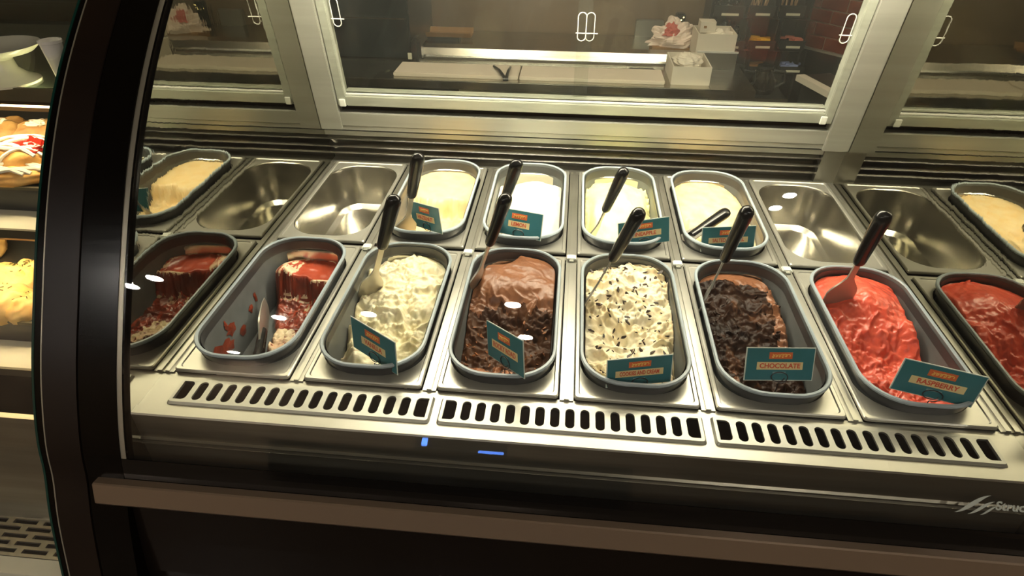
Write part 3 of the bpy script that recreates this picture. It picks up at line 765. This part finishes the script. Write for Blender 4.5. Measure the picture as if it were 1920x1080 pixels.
for (pa, pb) in (((926, 124), (947, 147)), ((957, 126), (949, 147))):
    A, B = onZ(*pa, .018), onZ(*pb, .016); obj('arm', tube([A, A.lerp(B, .5) + Vector((0, 0, .006)), B], [.004, .005, .006], 8), 'black_plastic', t)
obj('hinge', tube([onZ(943, 148, .016), onZ(953, 148, .016)], .007, 8), 'black_plastic', t)
o = obj('knife', join(box(.775, .865, 1.60, 1.616, 0.0, .010)), 'black_plastic'); bevel(o, .003); tag(o, 'dark knife handle beside the open white box', 'knife')
def crumple(cx, cy, z0, sx, sy, sz, seed, n=14, m=22):
    V, F = [], []
    for j in range(n + 1):
        ph = math.pi / 2 * j / n
        for i in range(m):
            a = 2 * math.pi * i / m; d = Vector((math.cos(a) * math.cos(ph), math.sin(a) * math.cos(ph), math.sin(ph)))
            k = 1 + .45 * noise.noise(d * 2.3 + Vector((seed, 0, 0))) + .28 * abs(noise.noise(d * 5 + Vector((0, seed, 0))))
            V.append((cx + d.x * k * sx, cy + d.y * k * sy, z0 + max(0, d.z * k * sz)))
    for j in range(n):
        for i in range(m): F.append((j * m + i, j * m + (i + 1) % m, (j + 1) * m + (i + 1) % m, (j + 1) * m + i))
    F.append(tuple(range(m - 1, -1, -1))); return V, F
def openbox(x0, x1, y0, y1, z0, z1, w_=.004):
    return join(box(x0, x1, y0, y1, z0, z0 + w_), box(x0, x0 + w_, y0, y1, z0 + w_, z1), box(x1 - w_, x1, y0, y1, z0 + w_, z1), box(x0 + w_, x1 - w_, y0, y0 + w_, z0 + w_, z1), box(x0 + w_, x1 - w_, y1 - w_, y1, z0 + w_, z1))
t = thing('paper_box', 'open white cardboard box on the counter in front of the steel bin', 'box', (.967, 1.56, 0))
obj('carton', openbox(.905, 1.030, 1.470, 1.645, 0, .058), 'box_white', t)
obj('paper', crumple(.967, 1.57, .045, .045, .06, .022, 2.2), 'paper_white', t)
t = thing('steel_bin', 'tall brushed steel bin holding a white carton', 'bin', (1.085, 1.74, 0))
a0, a1 = onY(1308, 96, 1.66).x, onY(1384, 98, 1.66).x; zt = onY(1345, 97, 1.66).z
obj('bin_body', openbox(a0, a1, 1.66, 1.80, 0, zt), 'steel_dark', t)
obj('bin_band', box(a0 - .001, a1 + .001, 1.656, 1.6605, zt - .004, zt + .002), 'wire_white', t)
z2 = onY(1340, 64, 1.665).z
t = thing('carton', 'white carton with torn paper top sitting in the steel bin', 'carton', (1.08, 1.74, zt))
obj('carton_body', openbox(a0 - .006, a1 - .012, 1.664, 1.79, zt - .03, z2, .004), 'box_white', t)
obj('paper', crumple((a0 + a1) / 2, 1.725, z2 - .02, .055, .05, .022, 5.1), 'paper_white', t)
t = thing('small_box', 'small white box on top of the carton in the steel bin', 'box', (a0 + .03, 1.73, z2))
bx0 = onY(1312, 58, 1.70).x; bx1 = onY(1341, 58, 1.70).x
obj('box_body', box(bx0, bx1, 1.70, 1.75, z2 - .004, onY(1325, 41, 1.70).z), 'box_white', t)
obj('printed_mark', box(bx0 + .012, bx0 + .022, 1.6995, 1.70, z2 + .010, z2 + .018), 'tan', t)
c = onY(1260, 97, 1.83)
t = thing('plastic_bag', 'crumpled pinkish white plastic bag on the steel rail', 'bag', (c.x, 1.84, .0))
obj('bag_body', crumple(c.x, 1.84, .035, .085, .05, .075, 8.8, 20, 30), 'bag_plastic', t)
obj('red_print', crumple(c.x - .015, 1.815, .075, .032, .02, .034, 3.1), 'bag_red', t)
obj('bag_base', box(c.x - .08, c.x + .08, 1.79, 1.89, 0, .036), 'tan', t)
# appliances
t = thing('dark_fridge', 'dark blue black fridge standing on the kitchen counter', 'fridge', (-.25, 1.82, 0))
bevel(obj('cabinet', box(-.55, -.005, 1.66, 2.05, .004, .60), 'navy_dark', t), .004)
zl = onY(700, 34, 1.655).z
obj('trim_strip', box(-.50, -.012, 1.653, 1.66, zl - .002, zl + .002), 'steel', t)
obj('foot', box(-.54, -.02, 1.68, 2.03, 0, .004), 'black_plastic', t)
t = thing('till_printer', 'small black rounded appliance with a pale label beside the fridge', 'appliance', (.035, 1.67, 0))
b0, b1 = onY(742, 110, 1.62).x, onY(789, 110, 1.62).x; zt = onY(765, 73, 1.62).z
bevel(obj('body', box(max(b0, .0), b1, 1.625, 1.69, 0.0, zt), 'black_plastic', t), .012, 4)
obj('label_plate', box(max(b0, .0) + .004, b0 + .045, 1.622, 1.625, .012, .034), 'label_cream', t)
t = thing('wooden_tray', 'long tan wooden tray against the kitchen wall', 'tray', (onY(820, 62, 1.95).x, 1.95, .0))
tx0, tx1 = onY(768, 55, 1.95).x, onY(885, 62, 1.95).x; tz = onY(830, 66, 1.95).z
obj('tray_body', extrude_x([(1.92, tz), (1.90, tz + .02), (1.905, tz + .02), (1.925, tz + .004), (1.985, tz + .004), (2.0, tz + .02), (2.005, tz + .02), (1.985, tz)], tx0, tx1), 'tan', t)
obj('tray_stand', box(tx0 + .05, tx1 - .05, 1.93, 1.98, 0, tz), 'black_plastic', t)
t = thing('wall_cabinet_box', 'flat grey metal box fixed to the kitchen wall', 'wall box', (onY(1218, 60, 2.1).x, 2.1, 0))
P0, P1 = onY(1188, 84, 2.10), onY(1245, 38, 2.10)
bevel(obj('door', box(P0.x, P1.x, 2.085, 2.115, P0.z, P1.z), 'alum_dark', t), .003)
obj('latch', box(P0.x + .02, P0.x + .03, 2.080, 2.085, P0.z + .02, P0.z + .03), 'black_plastic', t)
t = thing('control_box', 'black control box with small lights on the kitchen wall', 'control box', (onY(1272, 45, 2.1).x, 2.1, .05))
P0, P1 = onY(1261, 72, 2.10), onY(1285, 24, 2.10)
bevel(obj('body', box(P0.x, P1.x, 2.075, 2.115, P0.z, P1.z), 'black_plastic', t), .004)
pmat('tiny_light', (1, .8, .4), .5, emit=(1, .75, .3), estr=6)
for dx, dz in ((.018, .075), (.026, .085), (.014, .068)): obj('indicator', box(P0.x + dx, P0.x + dx + .004, 2.072, 2.075, P0.z + dz, P0.z + dz + .004), 'tiny_light', t)
# bins of supplies
RY = 1.80
colx = [(1334, 1396), (1400, 1452), (1457, 1508)]; rows = [(-46, 34), (36, 94), (96, 138)]
words = [['black bin of dark glittery packets', 'black bin of thin wooden sticks', 'black bin of long pale straws'],
         ['black bin of dark wrapped packets below the glittery ones', 'black bin of bright yellow packets', 'black bin of pink and white packets'],
         ['black bin of red brown sachets', 'black bin of small brown packets', 'black bin of blue and white sachets']]
cont = [['dark_glitter', 'straw_wood', 'straw_wood'], ['dark_glitter', 'yellow_packet', 'pink_packet'], ['brick', 'brown_packet', 'blue_packet']]
rk = thing('bin_rack', 'black upright rack carrying nine supply bins in the kitchen', 'rack', (1.25, RY + .1, FLOOR))
for r in range(3):
    for c in range(3):
        (xa, xb), (ya, yb) = colx[c], rows[r]
        A = onY(xa, yb, RY); B = onY(xb, yb, RY); zt = onY((xa + xb) / 2, ya, RY).z; z0 = (A.z + B.z) / 2
        x0, x1 = A.x + .004, B.x - .002; hgt = zt - z0
        t = thing('storage_bin', words[r][c], 'bin', ((x0 + x1) / 2, RY + .06, z0), 'supply bins on the rack')
        w_ = .003
        obj('bin_body', join(box(x0, x1, RY, RY + .13, z0, z0 + w_), box(x0, x0 + w_, RY + .02, RY + .13, z0, zt - .008), box(x1 - w_, x1, RY + .02, RY + .13, z0, zt - .008), box(x0, x1, RY + .127, RY + .13, z0, zt - .008), box(x0, x1, RY, RY + w_, z0, z0 + hgt * .30)), 'black_plastic', t)
        lw = min(.06, (x1 - x0) * .55); lx = (x0 + x1) / 2 + .004
        obj('label_strip', box(lx - lw / 2, lx + lw / 2, RY - .0015, RY, z0 + hgt * .06, z0 + hgt * .06 + .008), 'label_cream', t)
        rnd = random.Random(r * 3 + c)
        if cont[r][c] == 'straw_wood':
            for k in range(11):
                px_ = x0 + .012 + rnd.random() * (x1 - x0 - .024); obj('stick', tube([(px_, RY + .04 + rnd.random() * .05, z0 + .006), (px_ + rnd.uniform(-.02, .02), RY + .03 + rnd.random() * .05, zt - .012 - rnd.random() * .02)], .0028, 6), 'straw_wood', t)
        elif r == 0 or cont[r][c] == 'dark_glitter':
            obj('packets', crumple((x0 + x1) / 2, RY + .065, z0 + .004, (x1 - x0) * .40, .045, hgt * .62, r + c + 1.5), cont[r][c], t)
        else:
            for k in range(7):
                px_ = x0 + .018 + rnd.random() * (x1 - x0 - .036); a = rnd.uniform(-.5, .5); zz = z0 + hgt * (.22 + .04 * k * .5); ca, sa = math.cos(a), math.sin(a)
                V, F = box(-.016, .016, -.006, .006, -.004, .004); V = [(px_ + x * ca - y * sa, RY + .02 + .012 * (k % 4) + x * sa + y * ca, zz + z) for x, y, z in V]
                bevel(obj('packet', (V, F), cont[r][c], t), .0015)
ax0 = onY(1332, 60, RY).x; ax1 = onY(1512, 60, RY).x
for r in range(3):
    zt = onY(1420, rows[r][1] + .5, RY).z
    obj('shelf', box(ax0 - .004, ax1, RY + .015, RY + .15, zt - .006, zt - .001), 'black_plastic', rk)
for x in (ax0 - .008, ax1): obj('upright', box(x, x + .008, RY + .02, RY + .15, FLOOR, .34), 'black_plastic', rk)
obj('back_board', box(ax0, ax1, RY + .145, RY + .15, -.85, .34), 'black_plastic', rk)
# low shelf with carafes
zs = -.10; sx0 = onZ(1375, 183, zs).x; sy = onZ(1375, 183, zs).y
t = thing('brewer_stand', 'low black stand with bright steel edge under the glass carafes', 'stand', (1.27, 1.75, FLOOR))
obj('top', box(1.045, 1.355, sy + .006, RY + .01, zs - .02, zs), 'black_plastic', t)
obj('steel_edge', box(1.045, onZ(1480, 190, zs).x, sy, sy + .006, zs - .012, zs), 'steel', t)
obj('body', box(1.06, 1.34, sy + .03, RY, FLOOR, zs - .02), 'black_plastic', t)
for px_, lab, rr_ in ((1372, 'dark glass coffee carafe beside the steel bin', .042), (1425, 'dark glass coffee carafe with bright highlights under the blue packets', .046)):
    c = onZ(px_, 172, zs); t = thing('coffee_carafe', lab, 'carafe', (c.x, c.y, zs), 'coffee carafes')
    smooth(obj('body', lathe([(.001, 0), (rr_ * .9, 0), (rr_, .012), (rr_ * .98, .045), (rr_ * .62, .075), (rr_ * .6, .088), (.001, .088)], c.x, c.y, zs, 24), 'carafe', t), 50)
    obj('lid', lathe([(.001, .088), (rr_ * .62, .088), (rr_ * .6, .096), (.001, .098)], c.x, c.y, zs, 20), 'black_plastic', t)
    obj('band', lathe([(rr_ * .63, .074), (rr_ * .66, .074), (rr_ * .66, .080), (rr_ * .63, .080)], c.x, c.y, zs, 24), 'steel', t)
    obj('handle', tube([(c.x + rr_ * .6, c.y - .01, zs + .082), (c.x + rr_ + .022, c.y - .014, zs + .078), (c.x + rr_ + .026, c.y - .014, zs + .04), (c.x + rr_, c.y - .01, zs + .022)], .005, 8), 'black_plastic', t)
# side counter
A, B = onZ(1500, 143, 0), onZ(1562, 176, 0); dd = (B - A).normalized()
t = thing('side_counter', 'dark side counter with a pale worktop edge below the brick wall', 'counter', (A.x + .2, A.y - .1, FLOOR))
nrm = Vector((-dd.y, dd.x, 0)); nrm = nrm if nrm.x > 0 else -nrm
A2 = A - dd * .02; B2 = A + dd * .62
def slabq(pa, pb, depth, z0, z1):
    q = [pa, pb, pb + nrm * depth, pa + nrm * depth]; V = [(p.x, p.y, z) for z in (z0, z1) for p in q]
    return V, [(0, 3, 2, 1), (4, 5, 6, 7), (0, 1, 5, 4), (1, 2, 6, 5), (2, 3, 7, 6), (3, 0, 4, 7)]
obj('worktop_edge', slabq(A2, B2, .03, -.02, 0), 'box_white', t)
obj('worktop', slabq(A2 + nrm * .0305, B2 + nrm * .0305, .10, -.022, -.002), 'black_plastic', t)
obj('body', slabq(A2 + nrm * .03, B2 + nrm * .03, .09, FLOOR, -.023), 'black_plastic', t)
# brick wall on the slant
P0 = Vector((1.395, 2.11, 0)); P1 = Vector((1.93, 1.50, 0)); wd = (P1 - P0); WL = wd.length; wd.normalize(); wn = Vector((wd.y, -wd.x, 0)); wn = wn if wn.y < 0 else -wn
def wbox(s0, s1, z0, z1, d0, d1):
    V = []
    for ss_ in (s0, s1):
        for d_ in (d0, d1):
            for z in (z0, z1): q = P0 + wd * ss_ + wn * d_; V.append((q.x, q.y, z))
    return V, [(0, 1, 3, 2), (4, 6, 7, 5), (0, 4, 5, 1), (2, 3, 7, 6), (0, 2, 6, 4), (1, 5, 7, 3)]
wb = obj('wall_right', wbox(0, WL, FLOOR, CEIL, -.08, 0), 'grout'); wb.name = 'wall_brick'; tag(wb, 'glazed red brick wall with pale joints', None, None, 'structure')
obj('dark_dado', wbox(0, WL, FLOOR, -.004, 0, .012), 'black_plastic', wb)
obj('ledge', wbox(0, WL, -.004, .002, 0, .014), 'grey_paint', wb)
me = {}
bh_, bl_ = .047, .105
for r in range(9):
    s_ = -(.5 * bl_ if r % 2 else 0)
    while s_ < WL:
        a, b_ = max(s_, 0.) + .002, min(s_ + bl_, WL) - .002; z = .003 + r * bh_
        if b_ - a > .01:
            key = round(b_ - a, 3)
            off = P0 + wd * a + Vector((0, 0, z))
            if key not in me:
                V, F = wbox(0, b_ - a, .002, bh_ - .003, 0, .006); V = [tuple(Vector(v) - P0) for v in V]
                o = obj('brick', (V, F), 'brick', wb, tuple(off)); bevel(o, .002, 1); me[key] = o.data
            else: obj('brick', me[key], None, wb, tuple(off))
        s_ += bl_
# kitchen and hall ceiling lamps
def panel(x, y, sx, sy, lab):
    t = thing('ceiling_panel_light', lab, 'ceiling light', (x, y, CEIL), 'kitchen ceiling lights')
    obj('housing', box(x - sx / 2 - .02, x + sx / 2 + .02, y - sy / 2 - .02, y + sy / 2 + .02, CEIL - .03, CEIL), 'alum', t)
    obj('diffuser', box(x - sx / 2, x + sx / 2, y - sy / 2, y + sy / 2, CEIL - .034, CEIL - .031), 'kitchen_lamp', t)
panel(.18, 1.25, .5, .3, 'ceiling panel light above the cutting boards'); panel(.95, 1.25, .5, .3, 'ceiling panel light above the white carton'); panel(-1.1, 1.2, .5, .3, 'ceiling panel light above the pastry case back')
DL = [(.30, -2.55), (.365, -3.13), (-.683, -2.87), (-2.22, -2.63), (-1.97, -2.47), (-1.37, -3.05), (-2.19, -4.13), (2.7, -1.2), (1.485, -.965), (1.46, -1.10)]  # the one farthest right is an added lamp that lifts the hall light
dl = None
for i, (x, y) in enumerate(DL):
    t = thing('ceiling_downlight', 'small round downlight in the customer side ceiling', 'ceiling light', (x, y, CEIL), 'customer side downlights')
    if dl is None:
        A_ = obj('ring', lathe([(.052, -.002), (.070, -.002), (.072, -.012), (.052, -.014)], 0, 0, 0, 20), 'alum', t, (0, 0, 0)); B_ = obj('bulb', lathe([(.001, -.010), (.050, -.010), (.050, -.003), (.001, -.003)], 0, 0, 0, 20), 'hall_lamp', t, (0, 0, 0)); dl = (A_.data, B_.data)
    else: obj('ring', dl[0], None, t, (0, 0, 0)); obj('bulb', dl[1], None, t, (0, 0, 0))
    if y > -1.15 and x < 2: t.scale = (.5, .5, 1)
# opposite counter with added blue lit bars for the blue reflections in the front glass
t = thing('wall_shelving', 'tall dark wooden cabinet facing the gelato case', 'cabinet', (.1, -2.75, FLOOR))
obj('carcass', box(-.9, 1.0, -3.0, -2.55, FLOOR, .0), 'brown_black', t)
obj('worktop', box(-.93, 1.03, -3.02, -2.52, .0, .03), 'rail', t)
t = thing('blue_lit_bars', 'two blue lit bars added on the dark cabinet for their reflection', 'sign', (.12, -2.52, .03))
obj('base', box(-.12, .36, -2.56, -2.50, .03, .045), 'black_plastic', t)
obj('lit_bar', box(-.083, -.055, -2.53, -2.52, .10, .20), 'blue_lamp', t); obj('lit_bar', box(.215, .345, -2.53, -2.52, .060, .082), 'blue_lamp', t)
obj('backing', box(-.12, .36, -2.55, -2.532, .045, .22), 'black_plastic', t)

# ================================================================== pastry case next door
pmat('shelf_white', (.72, .70, .58), .35)
pmat('shelf_edge', (.10, .09, .06), .4, .5)
pmat('wood_strip', (.42, .24, .09), .5)
pmat('crust', (.62, .28, .06), .5, 0, .4, .1, var=((.78, .46, .14), 30, (1, 1, 1), .35, .65), bump=(60, (1, 1, 1), .5, .004))
pmat('crust_dark', (.30, .14, .045), .6, var=((.48, .30, .10), 25, (1, 1, 1), .35, .65), bump=(60, (1, 1, 1), .6, .005))
pmat('jam', (.36, .018, .010), .15, 0, .6, coat=.5)
pmat('icing', (.90, .86, .74), .3)
pmat('scone', (.76, .42, .11), .55, 0, .4, .1, var=((.84, .58, .24), 22, (1, 1, 1), .35, .65), bump=(80, (1, 1, 1), .6, .003))
pmat('herb', (.10, .09, .02), .6)
pmat('porcelain', (.80, .78, .68), .2)
pc = thing('pastry_case', 'tall glass fronted pastry case with lit white shelves', 'display case', (-.55, .3, FLOOR))
PX0, PX1 = -1.15, -.155
obj('shelf', box(PX0, PX1, .212, .62, .340, .348), 'glass_shelf', pc)
obj('shelf_rim', box(PX0, PX1, .207, .212, .330, .350), 'shelf_edge', pc)
obj('shelf_rim', box(PX0, PX1, .215, .225, .312, .318), 'wood_strip', pc)
for (yf, z) in ((.13, .153), (.05, -.07)):
    obj('shelf', box(PX0, PX1, yf, .62, z - .010, z), 'shelf_white', pc)
    obj('shelf_rim', box(PX0, PX1, yf - .005, yf, z - .014, z + .001), 'shelf_edge', pc)
    obj('shelf_rim', box(PX0, PX1, yf + .02, yf + .03, z - .034, z - .026), 'wood_strip', pc)
for (y, z) in ((.235, .330), (.165, .139)):
    obj('shelf_lamp', box(PX0, PX1 - .01, y, y + .012, z - .008, z), 'shelf_led', pc)
obj('back_wall', box(PX0, PX1, .62, .64, -.85, .60), 'brown_black', pc)
obj('front_wall', extrude_x([(-.078, -.30), (-.030, -.10), (-.020, -.10), (-.068, -.30)], PX0, PX1), 'steel_front', pc)
obj('base', box(PX0, PX1, -.17, .62, FLOOR, -.36), 'black_panel', pc)
# slotted air grille: rows of staggered slots cut in pale steel
V, F = [], []
rowsY = [-.142 + .0128 * k for k in range(6)]
for k in range(6): obj('grille_bar', box(PX0, PX1, rowsY[k] - .0028, rowsY[k] + .0028, -.304, -.300), 'steel_deck', pc)
for k in range(5):
    x = PX1 - .004 - (.022 if k % 2 else 0)
    while x > PX0: 
        obj('grille_bridge', box(x - .012, x, rowsY[k] + .0028, rowsY[k + 1] - .0028, -.304, -.300), 'steel_deck', pc); x -= .055
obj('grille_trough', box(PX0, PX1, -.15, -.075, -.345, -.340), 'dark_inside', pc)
obj('front_lip', extrude_x([(-.146, -.300), (-.172, -.302), (-.178, -.335), (-.150, -.335)], PX0, PX1), 'shelf_white', pc)
pq = offs([q for q in FQ if -.33 < q.y < .54], -.010)
gq = obj('curved_glass', sheet(pq, -.004, 0, PX0, PX1), 'glass_front', pc); smooth(gq, 50)
obj('glass_edge', sheet(pq, -.0045, .0005, PX1, PX1 + .0035), 'glass_edge', pc)
obj('top_cover', box(PX0, PX1, .30, .64, .56, .60), 'brown_black', pc)
# trays and pastries
tr = []
for (yf, z, lab) in ((.187, .153, 'black tray carrying the iced jam pastries'), (.115, -.07, 'black tray carrying the golden scones')):
    t = thing('serving_tray', lab, 'tray', (-.45, yf + .18, z), 'trays in the pastry case')
    obj('tray_body', box(-.80, -.175, yf, yf + .36, z + .0005, z + .038), 'black_plastic', t); obj('tray_rim', join(box(-.80, -.175, yf, yf + .005, z + .038, z + .043), box(-.80, -.175, yf + .355, yf + .36, z + .038, z + .043), box(-.18, -.175, yf + .005, yf + .355, z + .038, z + .043)), 'shelf_edge', t)
def mound(cx, cy, z0, sx, sy, sz, seed, amp=.10, fold=0., n=16, m=32, rot=0.):
    V, F = [], []; ca, sa = math.cos(rot), math.sin(rot)
    for j in range(n + 1):
        ph = -.35 + (math.pi / 2 + .35) * j / n
        for i in range(m):
            a = 2 * math.pi * i / m; d = Vector((math.cos(a) * math.cos(ph), math.sin(a) * math.cos(ph), math.sin(ph)))
            k = 1 + amp * noise.fractal(d * 2.2 + Vector((seed, 0, 0)), 1, 2, 4) + fold * math.sin(5 * a + seed) * math.cos(ph)
            x, y = d.x * k * sx, d.y * k * sy
            V.append((cx + x * ca - y * sa, cy + x * sa + y * ca, z0 + max(0, (d.z + .34) * k * sz / 1.34)))
    for j in range(n):
        for i in range(m): F.append((j * m + i, j * m + (i + 1) % m, (j + 1) * m + (i + 1) % m, (j + 1) * m + i))
    F += [tuple(range(m - 1, -1, -1)), tuple(n * m + i for i in range(m))]; return V, F
def danish(px_, py_, Y, sx, sy, sz, seed, lab, rot=0., jam=True, jo=(0, 0)):
    z0 = .1955; c = onY(px_, py_, Y); t = thing('danish_pastry', lab, 'pastry', (c.x, Y, z0), 'pastries on the upper tray')
    zb = max(z0, c.z)
    smooth(obj('crust', mound(c.x, Y, zb, sx, sy, sz, seed, .12, .04, rot=rot), 'crust', t), 70)
    if jam: smooth(obj('jam', mound(c.x + jo[0], Y + jo[1], zb + sz * .72, sx * .55, sy * .50, sz * .36, seed + 3, .25), 'jam', t), 70)
    rnd = random.Random(int(seed * 10)); V, F = [], []
    for k in range(9):
        pts = []; o_ = -1 + 2 * k / 8
        for q in range(15):
            p = -1 + 2 * q / 14; x = p * .92; y = o_ * .8 + .22 * math.sin(p * 3 + k * 2) + .25 * p
            if x * x + y * y > .90: continue
            hz = math.sqrt(max(0, 1 - .96 * (x * x + y * y))); hz = (hz + .34) / 1.34
            X_, Y_ = x * sx, y * sy; ca, sa = math.cos(rot), math.sin(rot)
            pts.append((c.x + X_ * ca - Y_ * sa, Y + X_ * sa + Y_ * ca, zb + hz * sz * (1.09)))
        if len(pts) > 3: V, F = join((V, F), tube(pts, rnd.uniform(.0022, .0042), 6))
    obj('icing_drizzle', (V, F), 'icing', t)
danish(52, 312, .255, .062, .050, .046, 1.3, 'iced pastry with glossy red jam centre lying on top', .15, True, (.018, .0))
danish(20, 345, .215, .070, .034, .026, 4.6, 'flat iced pastry at the front edge of its tray', .1, False)
danish(-25, 335, .26, .050, .045, .034, 6.1, 'iced jam pastry partly hidden by the ones beside it', .6, True)
for (px_, py_, Y, s_, lab) in ((10, 268, .36, .058, 'round brown crusted roll behind the jam pastries'), (92, 270, .37, .05, 'golden roll peeking out behind the jam pastry')):
    c = onY(px_, py_, Y); z0 = .1915; t = thing('bread_roll', lab, 'bread roll', (c.x, Y, z0), 'pastries on the upper tray')
    smooth(obj('crust', mound(c.x, Y, z0, s_, s_ * .8, max(.03, c.z - z0 + .045), px_ + 1.7, .14), 'crust_dark', t), 70)
    obj('sugar_glaze', mound(c.x - .004, Y - .004, z0 + max(.03, c.z - z0 + .045) * .88, s_ * .4, s_ * .3, .006, px_ + 4.2, .3), 'icing', t)
def scone(px_, py_, Y, sx, sy, sz, seed, lab):
    z0 = -.0315; c = onY(px_, py_, Y); t = thing('scone', lab, 'scone', (c.x, Y, z0), 'scones on the lower tray'); zb = max(z0, c.z)
    smooth(obj('crust', mound(c.x, Y, zb, sx, sy, sz, seed, .14, .05), 'scone', t), 70)
    rnd = random.Random(int(seed * 7)); V, F = [], []
    for k in range(14):
        a = rnd.uniform(0, 6.28); r_ = rnd.uniform(0, .6); x, y = r_ * math.cos(a), r_ * math.sin(a); hz = (math.sqrt(1 - r_ * r_) + .34) / 1.34
        p = Vector((c.x + x * sx, Y + y * sy, zb + hz * sz * 1.04)); d = Vector((rnd.uniform(-1, 1), rnd.uniform(-1, 1), 0)) * .004
        V, F = join((V, F), tube([p - d, p + d], .0009, 5))
    obj('herbs', (V, F), 'herb', t)
scone(22, 600, .150, .062, .042, .046, 2.1, 'pale topped golden scone at the front of its tray')
scone(62, 603, .148, .026, .034, .036, 9.4, 'small herb flecked scone against the case end')
scone(28, 548, .215, .070, .045, .044, 5.2, 'broad golden scone flecked with herbs in the second row')
scone(74, 545, .235, .04, .04, .042, 7.7, 'plain golden scone beside the herb flecked one')
scone(-8, 520, .32, .05, .04, .046, 3.3, 'darker scone at the back of its tray')
# porcelain
c = onZ(-6, 165, .349)
t = thing('cake_stand', 'white porcelain cake stand on the glass shelf', 'cake stand', (c.x, c.y + .03, .348))
smooth(obj('pedestal', lathe([(.001, 0), (.040, 0), (.040, .003), (.026, .010), (.016, .020), (.014, .034), (.020, .041), (.001, .042)], c.x, c.y + .03, .3485, 32), 'porcelain', t), 40)
smooth(obj('plate', lathe([(.001, .042), (.046, .044), (.056, .052), (.057, .054), (.052, .053), (.040, .048), (.001, .047)], c.x, c.y + .03, .3485, 40), 'porcelain', t), 40)
c = onZ(126, 158, .349)
t = thing('white_cup', 'tall tapered white cup on the glass shelf', 'cup', (c.x, c.y, .3485))
smooth(obj('wall', lathe([(.001, 0), (.009, 0), (.0145, .060), (.0155, .0605), (.0155, .063), (.0138, .063), (.0085, .004), (.001, .004)], c.x, c.y, .3485, 28), 'porcelain', t), 40)
obj('rim', lathe([(.0136, .063), (.0158, .063), (.0158, .0645), (.0136, .0645)], c.x, c.y, .3485, 28), 'porcelain', t)
